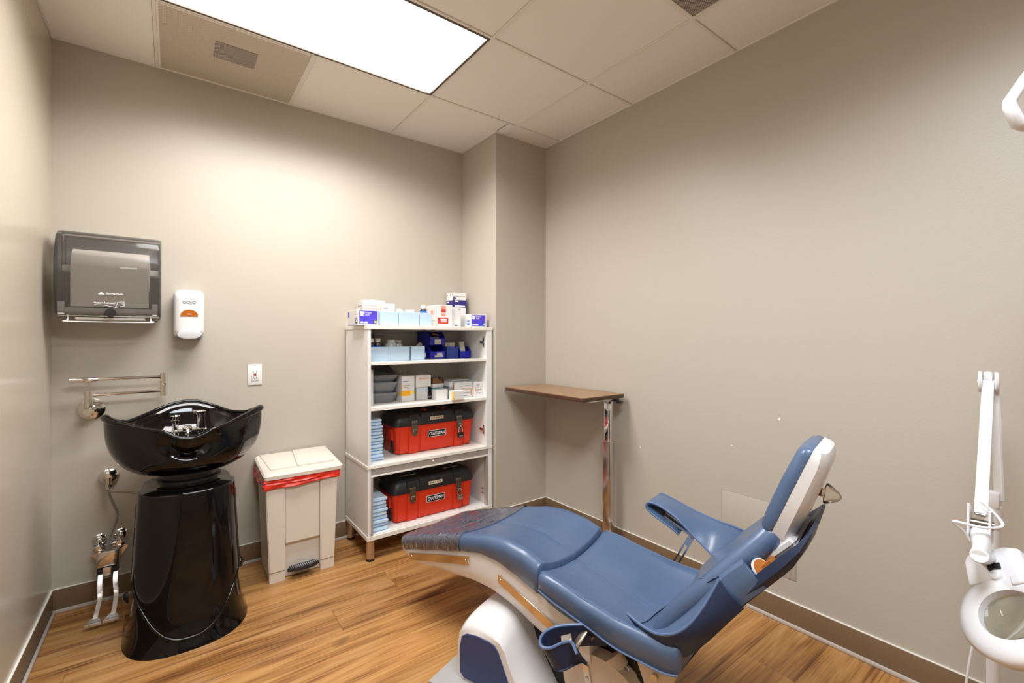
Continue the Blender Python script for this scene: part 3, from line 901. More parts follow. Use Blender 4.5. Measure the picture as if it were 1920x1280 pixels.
b = B(); lathe(b, [(0, 0), (0.018, 0), (0.019, 0.01), (0.013, 0.02), (0, 0.022)], (0.052, 2.535, 0.825)); tube(b, smooth_path([(0.052, 2.53, 0.84), (0.053, 2.50, 0.828), (0.054, 2.49, 0.79), (0.055, 2.49, 0.755)], 5), 0.0075, 10); obj('hose_outlet', b, M['chrome'], t)
# tilting neck
b = B()
lathe(b, [(0, 0), (0.128, 0), (0.128, 0.012), (0.108, 0.016), (0.108, 0.026), (0.120, 0.030), (0.120, 0.040), (0.102, 0.044), (0.102, 0.054), (0.112, 0.058), (0.108, 0.082), (0, 0.082)], (0.06, 2.50, 0.590), n=40); obj('tilt_collar', b, M['black'], t, 30)
# pedestal body
NB, NZ = 180, 170
def ped(a, f):
    """a angle, f 0 (floor)..1 (top)"""
    ca, sa = math.cos(a), math.sin(a)
    fl = math.exp(-f*7.5)
    rx = 0.163 + 0.030*(1-f) + 0.030*fl
    ryf = 0.155 + 0.050*(1-f) + 0.040*fl
    ryb = 0.20 + 0.04*(1-f)
    ry = ryf if sa < 0 else ryb
    n = 2.5 if sa < 0 else 4.0
    q = (abs(ca)**n + abs(sa)**n)**(-1/n)
    return Vector((0.053 + rx*q*ca, 2.455 + ry*q*sa, 0.602*f))
def U_mask(x, z, f):
    zl = 0.045 + 0.16*abs((x-0.055)/0.165)**2.6
    d = (z - zl)
    return max(0.0, min(1.0, d/0.007))
rings = []
for k in range(NZ+1):
    f = (k/NZ)
    ring = []
    for i in range(NB):
        a = 2*PI*i/NB
        p = ped(a, f)
        if math.sin(a) < 0.05:
            n_ = Vector((math.cos(a), math.sin(a), 0))
            p += n_*0.011*U_mask(p.x, p.z, f)*min(1, max(0, 0.05-math.sin(a))*12)
        ring.append(p)
    rings.append(ring)
top = []
for fr, dz in ((0.985, 0.004), (0.95, 0.006)):
    top.append([Vector((0.053+(p.x-0.053)*fr, 2.455+(p.y-2.455)*fr, 0.602+dz)) for p in rings[-1]])
b = B(); loft(b, rings+top); obj('pedestal', b, M['black_gloss'], t, 60)
b = B(); bead = []
for i in range(61):
    a = PI+0.16+(PI-0.32)*i/60
    f = 0.2
    for _ in range(8):
        p = ped(a, f); f = (0.045 + 0.16*abs((p.x-0.055)/0.165)**2.6)/0.602
    p = ped(a, f) + Vector((math.cos(a), math.sin(a), 0))*0.008
    bead.append(p)
lead = []
for k in range(1, 12):
    z0 = bead[0].z; f = (z0+(0.56-z0)*k/11)/0.602
    lead.append((ped(PI+0.16, f)+Vector((-0.006, -0.003, 0)), ped(2*PI-0.16, f)+Vector((0.006, -0.003, 0))))
path = [q[0] for q in reversed(lead)] + bead + [q[1] for q in lead]
tube(b, path, 0.0065, 10); obj('front_bead', b, M['black_gloss'], t, 60)
for (ax, ay, az, sx) in ((-0.152, 2.47, 0.165, -1), (0.252, 2.49, 0.185, 1)):
    b = B(); lathe(b, [(0, 0), (0.024, 0), (0.022, 0.008), (0.012, 0.014), (0, 0.015)], (ax, ay, az), (sx, -0.25, 0), 20); obj('bolt_cap', b, M['black_gloss'], t)
# braided supply hoses from the wall stops to the pedestal
for k, pts in enumerate(([(-0.238, 2.835, 0.530), (-0.19, 2.79, 0.528), (-0.12, 2.70, 0.545), (-0.05, 2.60, 0.590), (0.0, 2.555, 0.628)], [(-0.238, 2.835, 0.524), (-0.17, 2.78, 0.520), (-0.09, 2.70, 0.515), (-0.055, 2.62, 0.565), (-0.02, 2.57, 0.612)])):
    b = B(); tube(b, smooth_path(pts, 6), 0.0055, 8); obj('supply_hose', b, M['hose'], t)

# ------------------------------------------------------------------ step-on bin
t = thing('step_on_bin', 'cream plastic step-on waste bin with a red liner, between pedestal and shelving', 'bin', (0.546, 2.70, 0))
b = B()
def rq(x0, x1, y0, y1, z):
    return [(x0, y0, z), (x1, y0, z), (x1, y1, z), (x0, y1, z)]
loft(b, [rq(0.392, 0.700, 2.590, 2.835, 0.0), rq(0.374, 0.716, 2.585, 2.855, 0.53)])
bmesh.ops.bevel(b, geom=list(b.edges), offset=0.006, segments=2, affect='EDGES')
obj('body', b, M['bin'], t)
def colz(xa0, xb0, xa1, xb1, z0, z1, yf0, yf1, name='front_leg'):
    b = B(); loft(b, [rq(xa0, xb0, yf0, 2.60, z0), rq(xa1, xb1, yf1, 2.60, z1)])
    bmesh.ops.bevel(b, geom=list(b.edges), offset=0.004, segments=2, affect='EDGES')
    obj(name, b, M['bin'], t)
colz(0.387, 0.4615, 0.369, 0.4595, 0.052, 0.53, 2.5565, 2.5515)
colz(0.6325, 0.705, 0.631, 0.7215, 0.052, 0.53, 2.5565, 2.5515)
for xa, xb in ((0.389, 0.4605), (0.6335, 0.703)):
    b = B(); loft(b, [rq(xa, xb, 2.560, 2.60, 0.0), rq(xa-0.001, xb, 2.559, 2.60, 0.050)]); obj('foot_cap', b, M['bin'], t)
colz(0.4625, 0.6315, 0.4605, 0.630, 0.182, 0.53, 2.566, 2.558, 'front_panel')
b = B(); box(b, 0.482, 0.612, 2.5895, 2.5905, 0.030, 0.105, 0.0004); box(b, 0.495, 0.585, 2.55, 2.60, 0.034, 0.052, 0.004); obj('pedal_slot', b, M['rubber'], t, label='black pedal arm and slot')
b = B()
prism(b, [(0.468, 2.552, 0.040), (0.510, 2.530, 0.040), (0.585, 2.530, 0.040), (0.626, 2.552, 0.040), (0.60, 2.572, 0.040), (0.495, 2.572, 0.040)], (0, 0, 0.020), 0.004, 2)
obj('pedal', b, M['rubber'], t, label='black pedal with ribs')
b = B()
for k in range(14):
    xx = 0.484+k*0.0095
    box(b, xx, xx+0.0045, 2.534+0.0012*abs(k-6.5), 2.566, 0.060, 0.063)
obj('pedal_rib', b, M['greybin'], t, 0)
# liner band hanging over the rim
NBG = 200
b = B()
def band(f, off):
    pts = []
    for i in range(NBG):
        u = i/NBG*4; s = int(u); f2 = u-s
        x0_, x1_, y0_, y1_ = 0.366-off, 0.724+off, 2.5475-off, 2.862+off
        c = [(x0_, y0_), (x1_, y0_), (x1_, y1_), (x0_, y1_)]
        p, q = c[s], c[(s+1) % 4]
        wob = 0.0022*math.sin(i*0.31+f*9)+0.0018*math.sin(i*0.12+f*19)
        pts.append(Vector((p[0]+(q[0]-p[0])*f2 + (wob if s % 2 else 0), p[1]+(q[1]-p[1])*f2 - (wob if s == 0 else 0), 0.542 - f*(0.066-0.012*(p[0]+(q[0]-p[0])*f2-0.37)/0.35) + 0.003*math.sin(i*0.2)*f)))
    return pts
loft(b, [band(0, 0.001), band(0.12, 0.005), band(0.24, 0.002), band(0.36, 0.007), band(0.48, 0.003), band(0.6, 0.008), band(0.72, 0.003), band(0.84, 0.008), band(0.93, 0.007), band(1.0, 0.001)], cap=False)
obj('liner', b, M['bag'], t, 60, label='crumpled red plastic liner')
b = B()
def lidring(z, ins):
    pts = rrect(0.5535, 2.705, 0.386-2*ins, 0.335-2*ins, 0.018, 4)
    return [(p[0], p[1], z + 0.030*max(0, (p[1]-2.54)/0.33)) for p in pts]
loft(b, [lidring(0.530, 0.0), lidring(0.548, -0.001), lidring(0.556, 0.006), lidring(0.558, 0.022)])
obj('lid', b, M['bin'], t, 30)
b = B(); prism(b, [(0.400, 2.60, 0.563), (0.520, 2.60, 0.563), (0.545, 2.86, 0.586), (0.385, 2.86, 0.586)], (0, 0, 0.006), 0.003, 2); prism(b, [(0.528, 2.60, 0.563), (0.715, 2.60, 0.563), (0.735, 2.86, 0.587), (0.552, 2.86, 0.587)], (0, 0, 0.009), 0.003, 2); obj('lid_panel', b, M['bin'], t)
b = B()
for k, (dx, w) in enumerate(((0, .010), (.013, .004), (.022, .005), (.029, .005), (.037, .004), (.043, .009), (.058, .003), (.065, .006), (.080, .003), (.088, .005), (.096, .004), (.104, .003))):
    box(b, 0.545+dx, 0.545+dx+w, 2.556, 2.562, 0.5588, 0.5594)
obj('worn_print', b, M['ink_grey'], t, 0, label='worn dotted lettering along the front edge')
# ------------------------------------------------------------------ shelving: open bookcase standing on a base cabinet
FX0, FX1, FY0, FY1 = 0.860, 1.690, 2.477, 2.868
t = thing('open_bookcase', 'tall white open bookcase unit with doors removed, standing on the base cabinet', 'shelf unit', (1.275, 2.67, 0.534))
def panel(name, x0, x1, y0, y1, z0, z1, m='white', p=None, bev=0.001):
    b = B(); box(b, x0, x1, y0, y1, z0, z1, bev, 1); return obj(name, b, M[m], p or t)
panel('top_board', FX0-0.004, FX1+0.003, FY0-0.004, FY1, 1.294, 1.314, 'edge')
panel('side_panel', FX0+0.001, 0.879, FY0, FY1, 0.535, 1.2935)
panel('side_panel', 1.648, FX1-0.001, FY0, FY1, 0.535, 1.2935)
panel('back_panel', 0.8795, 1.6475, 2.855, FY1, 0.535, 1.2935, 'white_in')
panel('shelf', 0.8795, 1.6475, FY0+0.004, 2.8545, 1.092, 1.108, 'edge')
panel('shelf', 0.8795, 1.6475, FY0+0.004, 2.8545, 0.836, 0.855, 'edge')
panel('bottom_board', FX0-0.004, FX1+0.003, FY0-0.004, FY1, 0.516, 0.534, 'edge')
for zc in (1.215, 0.640):
    b = B(); box(b, 1.6435, 1.648, 2.500, 2.512, zc-0.030, zc+0.030, 0.001, 1); box(b, 1.636, 1.6435, 2.494, 2.545, zc-0.008, zc+0.008, 0.002); obj('hinge_plate', b, M['chrome_dull'], t)
for (yy, zz) in ((2.506, 1.252), (2.506, 1.238), (2.506, 0.603), (2.79, 1.262), (2.81, 1.255), (2.80, 1.05), (2.80, 1.03)):
    b = B(); cyl(b, (1.6474, yy, zz), (1.6481, yy, zz), 0.0035, n=10); obj('peg_hole', b, M['ink_black'], t)
for xx in (1.19, 1.255):
    b = B(); box(b, xx, xx+0.022, 2.482, 2.492, 1.2905, 1.294); obj('door_catch', b, M['ink_black'], t)

t = thing('base_cabinet', 'low white cabinet on steel legs with a grey front rail, under the bookcase', 'cabinet', (1.275, 2.67, 0))
panel('side_panel', FX0+0.001, 0.8785, FY0, FY1, 0.142, 0.5155)
panel('side_panel', 1.662, FX1-0.001, FY0, FY1, 0.142, 0.5155)
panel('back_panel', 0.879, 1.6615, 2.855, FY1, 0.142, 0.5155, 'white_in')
panel('bottom_board', FX0-0.003, FX1+0.002, FY0-0.002, FY1, 0.118, 0.1415, 'edge')
panel('floor_liner', 0.893, 1.648, FY0+0.010, 2.854, 0.142, 0.145, 'white')
panel('front_rail', 0.879, 1.6615, FY0+0.004, FY0+0.026, 0.478, 0.5155, 'rail')
panel('rail_trim', 0.879, 1.6615, FY0+0.001, FY0+0.030, 0.468, 0.4775, 'edge')
panel('door_track', 0.879, 0.892, FY0+0.002, FY0+0.030, 0.142, 0.4675, 'rail')
panel('door_track', 1.649, 1.6615, FY0+0.002, FY0+0.030, 0.142, 0.4675, 'rail')
b = B(); lathe(b, [(0, 0), (0.0095, 0), (0.009, 0.006), (0.006, 0.008), (0, 0.007)], (1.262, FY0+0.004, 0.498), (0, -1, 0), 18); obj('lock', b, M['chrome'], t)
for zz in (0.245, 0.215):
    b = B(); cyl(b, (1.6485, 2.530, zz), (1.6615, 2.530, zz), 0.006, n=10); obj('track_pin', b, M['chrome_dull'], t)
for lx, ly in ((0.884, 2.502), (0.884, 2.845), (1.664, 2.502), (1.664, 2.845)):
    b = B(); cyl(b, (lx, ly, 0.014), (lx, ly, 0.118), 0.023); leg = obj('leg', b, M['steel'], t)
    b = B(); cyl(b, (lx, ly, 0.0), (lx, ly, 0.014), 0.022); obj('foot', b, M['rubber'], leg)

# ------------------------------------------------------------------ cartons and small stock
def carton(label, x0, x1, y0, y1, z0, z1, m='carton', group=None, name='carton', rot=0.0, cat='box', lid=True):
    """a box turned about its front left corner; returns (thing, front placer, left placer)"""
    R = Matrix.Rotation(rot, 3, 'Z')
    piv = Vector((x0, y0, z0))
    t = thing(name, label, cat, piv, group)
    b = B(); box(b, x0, x1, y0, y1, z0, z1, 0.0012, 1, rot=R, piv=piv)
    obj('box_body', b, M[m], t)
    if lid:
        b = B(); box(b, x0+0.002, x1-0.002, y0+0.002, (y0*0.55+y1*0.45), z1, z1+0.0007, rot=R, piv=piv); obj('top_flap', b, M[m], t, 0)
    rx, ry = R @ X, R @ Yv
    def front(nm, u0, u1, v0, v1, mm, kind='patch', txt=None, d=0.0006):
        w, h = x1-x0, z1-z0
        o = piv + rx*(u0*w) + Z*(v0*h) - ry*(0.0002 if kind == 'patch' else 0.0007)
        if kind == 'text':
            return text(nm, txt, (u1-u0)*w, (v1-v0)*h, o, rx, Z, M[mm], t, d)
        return decal(nm, o, rx, Z, (u1-u0)*w, (v1-v0)*h, M[mm], t, d)
    def left(nm, u0, u1, v0, v1, mm, kind='patch', txt=None, d=0.0006):
        w, h = y1-y0, z1-z0          # u runs from the back to the front
        o = piv + ry*((1-u0)*w) + Z*(v0*h) - rx*(0.0002 if kind == 'patch' else 0.0007)
        if kind == 'text':
            return text(nm, txt, (u1-u0)*w, (v1-v0)*h, o, -ry, Z, M[mm], t, d)
        return decal(nm, o, -ry, Z, (u1-u0)*w, (v1-v0)*h, M[mm], t, d)
    return t, front, left

TZ = 1.3142
# glove boxes
t, f, l = carton('white and violet extra-large glove box at the left end of the bookcase top', 0.818, 0.936, 2.515, 2.692, TZ, TZ+0.088, name='glove_box')
f('violet_panel', 0.07, 0.95, 0.10, 0.94, 'ink_purple'); f('logo_square', 0.11, 0.27, 0.62, 0.89, 'ink_white', d=0.0010)
f('lettering', 0.31, 0.67, 0.77, 0.89, 'ink_white', 'text', 'FitGuard'); f('lettering', 0.32, 0.55, 0.63, 0.74, 'ink_white', 'text', 'Touch')
f('small_print', 0.11, 0.25, 0.15, 0.25, 'ink_white', d=0.0010); f('small_print', 0.27, 0.47, 0.14, 0.24, 'ink_white', d=0.0010)
f('size_patch', 0.74, 0.95, 0.10, 0.38, 'ink_black', d=0.0010); f('size_lettering', 0.77, 0.93, 0.15, 0.34, 'ink_white', 'text', 'XL', 0.0012)
l('size_patch', 0.78, 0.97, 0.14, 0.50, 'ink_black'); l('size_lettering', 0.82, 0.95, 0.20, 0.44, 'ink_white', 'text', 'XL', 0.0009)
l('violet_patch', 0.03, 0.17, 0.55, 0.90, 'ink_purple'); l('violet_line', 0.0, 0.72, 0.035, 0.06, 'ink_purple')
t, f, l = carton('white and violet medium glove box at the right end of the bookcase top', 1.548, 1.672, 2.512, 2.745, TZ, TZ+0.086, name='glove_box', rot=0.02)
f('violet_panel', 0.05, 0.92, 0.09, 0.93, 'ink_purple'); f('logo_square', 0.09, 0.25, 0.62, 0.88, 'ink_white', d=0.0010)
f('lettering', 0.29, 0.64, 0.77, 0.89, 'ink_white', 'text', 'FitGuard'); f('lettering', 0.30, 0.53, 0.63, 0.74, 'ink_white', 'text', 'Touch')
f('small_print', 0.09, 0.47, 0.14, 0.24, 'ink_white', d=0.0010)
f('size_patch', 0.73, 0.92, 0.09, 0.36, 'ink_blue', d=0.0010); f('size_lettering', 0.765, 0.89, 0.13, 0.32, 'ink_white', 'text', 'M', 0.0012)
l('size_patch', 0.80, 0.96, 0.15, 0.52, 'ink_blue'); l('size_lettering', 0.83, 0.93, 0.21, 0.46, 'ink_white', 'text', 'M', 0.0009)
l('violet_patch', 0.05, 0.19, 0.52, 0.88, 'ink_purple')

# cartons behind
t, f, l = carton('bulky white carton standing behind the left tray on the bookcase top', 0.911, 1.046, 2.70, 2.82, TZ, TZ+0.158, 'carton')
for k in range(3):
    l('print_line', 0.2, 0.8, 0.50+0.14*k, 0.53+0.14*k, 'ink_grey')
    f('print_line', 0.05, 0.65, 0.55+0.12*k, 0.565+0.12*k, 'ink_pink')
b = B(); lathe(b, [(0, 0), (0.016, 0), (0.014, 0.008), (0, 0.009)], (0.985, 2.75, TZ+0.1587)); obj('cap', b, M['plastic_white'], t)
t, f, l = carton('small white carton with a yellow edge stripe behind the left tray on the bookcase top', 0.983, 1.074, 2.615, 2.655, TZ, TZ+0.135, 'carton')
f('yellow_stripe', 0.01, 0.07, 0.35, 0.93, 'ink_yellow'); f('print_line', 0.2, 0.5, 0.78, 0.81, 'ink_grey'); f('print_line', 0.2, 0.85, 0.62, 0.64, 'ink_pink')
t, f, l = carton('cream box with a red label and pink fade between trays and glove box', 1.318, 1.424, 2.535, 2.67, TZ, TZ+0.138, 'carton', rot=-0.02)
f('red_label', 0.02, 0.72, 0.14, 0.42, 'ink_red'); f('print_line', 0.22, 0.62, 0.29, 0.36, 'ink_white', d=0.0010)
f('print_line', 0.24, 0.62, 0.22, 0.26, 'ink_white', d=0.0010); f('pink_block', 0.25, 0.56, 0.66, 0.80, 'ink_red'); f('pink_block', 0.25, 0.56, 0.80, 0.96, 'ink_pink'); f('pink_block', 0.26, 0.54, 0.49, 0.62, 'ink_pink')
l('pink_block', 0.35, 0.6, 0.62, 0.80, 'ink_pink')
t, f, l = carton('cream carton half hidden behind the pale blue tray with the brown bottle', 1.262, 1.314, 2.545, 2.66, TZ, TZ+0.126, 'carton_warm')
f('red_mark', 0.3, 0.6, 0.6, 0.78, 'ink_pink'); f('print_line', 0.0, 0.9, 0.30, 0.315, 'ink_grey')
t, f, l = carton('tall white carton with a navy band standing at the back right of the bookcase top', 1.561, 1.668, 2.765, 2.86, TZ, TZ+0.245, 'carton')
f('navy_band', 0.0, 1.0, 0.59, 0.80, 'ink_navy'); f('navy_edge', 0.0, 0.09, 0.2, 0.90, 'ink_navy', d=0.0009); f('navy_edge', 0.965, 1.0, 0.2, 0.86, 'ink_navy', d=0.0009)
f('print_line', 0.14, 0.38, 0.745, 0.785, 'ink_white', d=0.0010)
f('print_line', 0.14, 0.88, 0.61, 0.645, 'ink_white', d=0.0010); f('print_line', 0.12, 0.22, 0.83, 0.865, 'ink_navy'); f('print_line', 0.5, 0.9, 0.90, 0.912, 'ink_grey'); f('print_line', 0.12, 0.45, 0.90, 0.915, 'ink_grey')
l('navy_band', 0.0, 1.0, 0.60, 0.79, 'ink_navy'); l('print_line', 0.1, 0.4, 0.72, 0.76, 'ink_white', d=0.0010); l('print_line', 0.1, 0.8, 0.63, 0.66, 'ink_white', d=0.0010)
for u in (0.08, 0.55, 0.85): l('print_mark', u, u+0.07, 0.92, 0.97, 'ink_navy')
t, f, l = carton('plain white carton standing between the red-labelled box and the medium glove box', 1.432, 1.496, 2.55, 2.66, TZ, TZ+0.128, 'carton')
f('print_mark', 0.3, 0.6, 0.06, 0.10, 'ink_black'); f('print_line', 0.2, 0.6, 0.14, 0.16, 'ink_grey'); f('print_mark', 0.75, 0.85, 0.86, 0.92, 'ink_grey')

# open trays of pale blue card
def tray(label, x0, x1, y0, y1, z0, z1, m='lightblue', group=None, th=0.0025):
    t = thing('storage_tray', label, 'tray', ((x0+x1)/2, (y0+y1)/2, z0), group)
    b = B(); box(b, x0, x1, y0, y1, z0, z0+th); obj('tray_bottom', b, M[m], t, 0)
    b = B(); box(b, x0, x1, y0, y0+th, z0+th, z1, 0.0008, 1); obj('front_wall', b, M[m], t)
    b = B(); box(b, x0, x1, y1-th, y1, z0+th, z1, 0.0008, 1); obj('back_wall', b, M[m], t)
    for xa in (x0, x1-th):
        b = B(); box(b, xa, xa+th, y0+th, y1-th, z0+th, z1, 0.0008, 1); obj('side_wall', b, M[m], t)
    return t
tray('pale blue card tray next to the extra-large glove box on the bookcase top', 0.943, 1.050, 2.505, 2.605, TZ, TZ+0.082)
tray('pale blue card tray full of white bottles in the middle of the bookcase top', 1.054, 1.182, 2.508, 2.66, TZ, TZ+0.082)
tray('small pale blue card tray holding a brown bottle on the bookcase top', 1.188, 1.266, 2.510, 2.63, TZ, TZ+0.082)
S1 = 1.1085
tray('wide pale blue tray at the left end of the top shelf', 0.888, 1.008, 2.545, 2.70, S1, S1+0.084)
tray('pale blue tray holding lidded jars, second from left on the top shelf', 1.011, 1.140, 2.548, 2.70, S1, S1+0.084)
tray('narrow pale blue tray beside the blue bins on the top shelf', 1.150, 1.238, 2.545, 2.69, S1, S1+0.084)

# bottles
def bottle(label, x, y, z, r, h, cap_r, cap_h, m, capm='plastic_white', group=None, band=None, cat='bottle', name='bottle'):
    t = thing(name, label, cat, (x, y, z), group)
    b = B(); lathe(b, [(0, 0), (r*0.94, 0), (r, r*0.08), (r, h-cap_h-r*0.5), (r*0.85, h-cap_h-r*0.22), (cap_r*0.85, h-cap_h), (0, h-cap_h)], (x, y, z), n=20); obj('bottle_body', b, M[m], t)
    b = B(); lathe(b, [(0, 0), (cap_r, 0), (cap_r, cap_h*0.9), (cap_r*0.93, cap_h), (0, cap_h)], (x, y, z+h-cap_h), n=20); obj('cap', b, M[capm], t)
    if band:
        b = B(); lathe(b, [(r*1.01, 0), (r*1.012, 0.0), (r*1.012, band[1]-band[0]), (r*1.01, band[1]-band[0])], (x, y, z+band[0]), n=20); obj('label_band', b, M[band[2]], t)
    return t
zt = TZ+0.003
bottle('brown bottle with a white cap and blue label in the tray on the bookcase top', 1.240, 2.572, zt, 0.020, 0.130, 0.0145, 0.024, 'brown_glass', band=(0.03, 0.094, 'ink_blue'))
for k, (bx, by, hh) in enumerate(((1.078, 2.555, 0.098), (1.106, 2.60, 0.092), (1.130, 2.55, 0.094), (1.154, 2.600, 0.099), (1.156, 2.552, 0.097))):
    bottle(['white bottle with flat cap at the left front of the tray on the bookcase top', 'white bottle at the back left of the tray on the bookcase top', 'white bottle at the middle front of the tray on the bookcase top', 'white bottle at the back right of the tray on the bookcase top', 'white bottle at the right front of the tray on the bookcase top'][k], bx, by, zt, 0.0205, hh, 0.017, 0.018, 'plastic_white', group='white bottles in the tray on the bookcase top')
zs = S1+0.003
bottle('wide brown bottle with white cap at the left end of the top shelf', 0.918, 2.60, zs, 0.0235, 0.130, 0.0205, 0.022, 'brown_glass', band=(0.04, 0.088, 'ink_blue'), group='brown bottles on the top shelf')
bottle('narrower brown bottle with white cap, second from left on the top shelf', 0.962, 2.60, zs, 0.0185, 0.130, 0.0155, 0.022, 'brown_glass', band=(0.04, 0.088, 'ink_blue'), group='brown bottles on the top shelf')
bottle('grey jar with white lid, left one of the pair on the top shelf', 1.050, 2.615, zs, 0.036, 0.122, 0.025, 0.012, 'jar_grey', cat='jar', name='jar', group='lidded jars on the top shelf')
bottle('grey jar with white lid, right one of the pair on the top shelf', 1.104, 2.65, zs, 0.032, 0.120, 0.025, 0.012, 'jar_grey', cat='jar', name='jar', group='lidded jars on the top shelf')
t = thing('storage_jar', 'square smoky jar standing behind the brown bottles on the top shelf', 'jar', (1.015, 2.76, S1))
b = B(); box(b, 0.98, 1.05, 2.725, 2.795, S1, S1+0.155, 0.006); obj('jar_body', b, M['jar_dark'], t)
b = B(); box(b, 0.978, 1.052, 2.723, 2.797, S1+0.155, S1+0.163, 0.002); obj('lid', b, M['jar_grey'], t)

# blue stacking bins
def hopper(label, x0, x1, y0, y1, z0, h, lip, m='binblue', group=None, slant=0.045, th=0.003):
    """bin with a low front lip and sloped side edges"""
    t = thing('stacking_bin', label, 'bin', ((x0+x1)/2, (y0+y1)/2, z0), group)
    b = B(); box(b, x0+0.004, x1-0.004, y0+0.004, y1, z0, z0+th); obj('bin_floor', b, M[m], t, 0)
    b = B(); box(b, x0+0.001, x1-0.001, y1-th, y1, z0+th, z0+h); obj('back_wall', b, M[m], t, 0)
    b = B(); prism(b, [(x0, y0+0.006, z0+th), (x1, y0+0.006, z0+th), (x1, y0, z0+lip), (x0, y0, z0+lip)], (0, th, 0), 0.0006, 1); box(b, x0, x1, y0-0.003, y0+0.003, z0+lip-0.002, z0+lip+0.003, 0.001, 1); obj('front_lip', b, M[m], t)
    for xa in (x0, x1-th):
        b = B(); prism(b, [(xa, y0+0.006, z0+th), (xa, y1, z0+th), (xa, y1, z0+h), (xa, y0+slant, z0+h), (xa, y0+0.012, z0+h*0.72), (xa, y0, z0+lip)], (th, 0, 0)); obj('side_wall', b, M[m], t, 0)
    b = B()
    for xa in (x0-0.005, x1-0.002):
        box(b, xa, xa+0.007, y0+slant, y1, z0+h-0.004, z0+h+0.001, 0.001, 1)
    box(b, x0-0.005, x1+0.005, y1-0.004, y1+0.003, z0+h-0.004, z0+h+0.001, 0.001, 1)
    obj('rim', b, M[m], t)
    return t
bx0, bx1 = 1.333, 1.440
t = hopper('lower of two stacked royal blue bins on the top shelf, mostly empty', bx0, bx1, 2.655, 2.84, S1, 0.088, 0.046)
decal('label_card', (bx0+0.028, 2.6535, S1+0.012), X, Z, 0.062, 0.012, M['carton_grey'], t, 0.001); decal('label_card', (bx0+0.044, 2.652, S1+0.024), X, Z, 0.038, 0.015, M['carton_grey'], t, 0.001)
t = hopper('upper of two stacked royal blue bins on the top shelf, cream label on its lip', bx0-0.006, bx1-0.004, 2.650, 2.84, S1+0.0895, 0.086, 0.042)
decal('label_card', (bx0+0.024, 2.6465, S1+0.096), X, Z, 0.048, 0.030, M['carton_warm'], t, 0.001)
for k in range(2): decal('print_line', (bx0+0.032, 2.6455, S1+0.105+0.009*k), X, Z, 0.030, 0.002, M['ink_grey'], t, 0.0004)
t = thing('coiled_band', 'loose dark and beige coiled band lying in the upper royal blue bin', 'band', (1.385, 2.70, S1+0.093))
b = B(); tube(b, [(1.385+0.022*math.cos(a), 2.692+0.01*math.sin(a), S1+0.1495+0.012*math.sin(a*0.5)) for a in [k*2*PI/24 for k in range(24)]], 0.006, 8, closed=True); obj('band_coil', b, M['kraft'], t)
b = B(); box(b, 1.345, 1.42, 2.70, 2.80, S1+0.0930, S1+0.142, 0.008); obj('band_pack', b, M['carton_grey'], t)
t = hopper('small royal blue bin left of the stacked pair, with a cream card in front', 1.262, 1.322, 2.690, 2.84, S1, 0.080, 0.040)
decal('label_card', (1.266, 2.6875, S1+0.012), X, Z, 0.050, 0.026, M['carton_warm'], t, 0.001)
t = thing('packet', 'clear white packet standing in the small royal blue bin', 'packet', (1.29, 2.76, S1+0.0035))
b = B(); prism(b, [(1.27, 2.72, S1+0.0035), (1.312, 2.72, S1+0.0035), (1.312, 2.735, S1+0.098), (1.296, 2.737, S1+0.108), (1.27, 2.735, S1+0.088)], (0, 0.006, 0.0)); obj('film', b, M['carton_grey'], t, 0)
t = tray('dusty blue open box holding white rolls, right of the stacked bins', 1.449, 1.536, 2.650, 2.80, S1, S1+0.078, 'binblue2', th=0.003)
b = B(); box(b, 1.446, 1.539, 2.646, 2.652, S1+0.068, S1+0.0785, 0.001, 1); obj('front_rim', b, M['binblue2'], t)
for k in range(5):
    xx = 1.4625+k*0.0152
    t = thing('gauze_roll', ['first', 'second', 'third', 'fourth', 'fifth'][k]+' white roll from the left in the dusty blue box', 'roll', (xx, 2.69, S1+0.0035), 'white rolls in the dusty blue box')
    b = B(); lathe(b, [(0.004, 0), (0.0066, 0), (0.0066, 0.099), (0.004, 0.099), (0.0035, 0.095)], (xx, 2.69, S1+0.0035), n=14); obj('gauze', b, M['paper'], t)
t = hopper('single royal blue bin of paper sleeves at the right end of the top shelf', 1.552, 1.638, 2.655, 2.80, S1, 0.078, 0.044)
for k in range(5):
    t = thing('paper_sleeve', ['frontmost', 'second', 'third', 'fourth', 'rearmost'][k]+' white paper sleeve leaning in the bin at the right end', 'packet', (1.59, 2.675+0.015*k, S1+0.004), 'paper sleeves in the right blue bin')
    x0_ = 1.558+0.006*k
    b = B(); prism(b, [(x0_+0.012, 2.672+0.016*k, S1+0.0042), (x0_+0.052, 2.672+0.016*k, S1+0.0042), (x0_+0.036, 2.676+0.017*k, S1+0.112-0.003*k), (x0_, 2.676+0.017*k, S1+0.106+0.002*k)], (0, 0.0025, 0)); obj('sleeve', b, M['carton_grey'], t, 0)

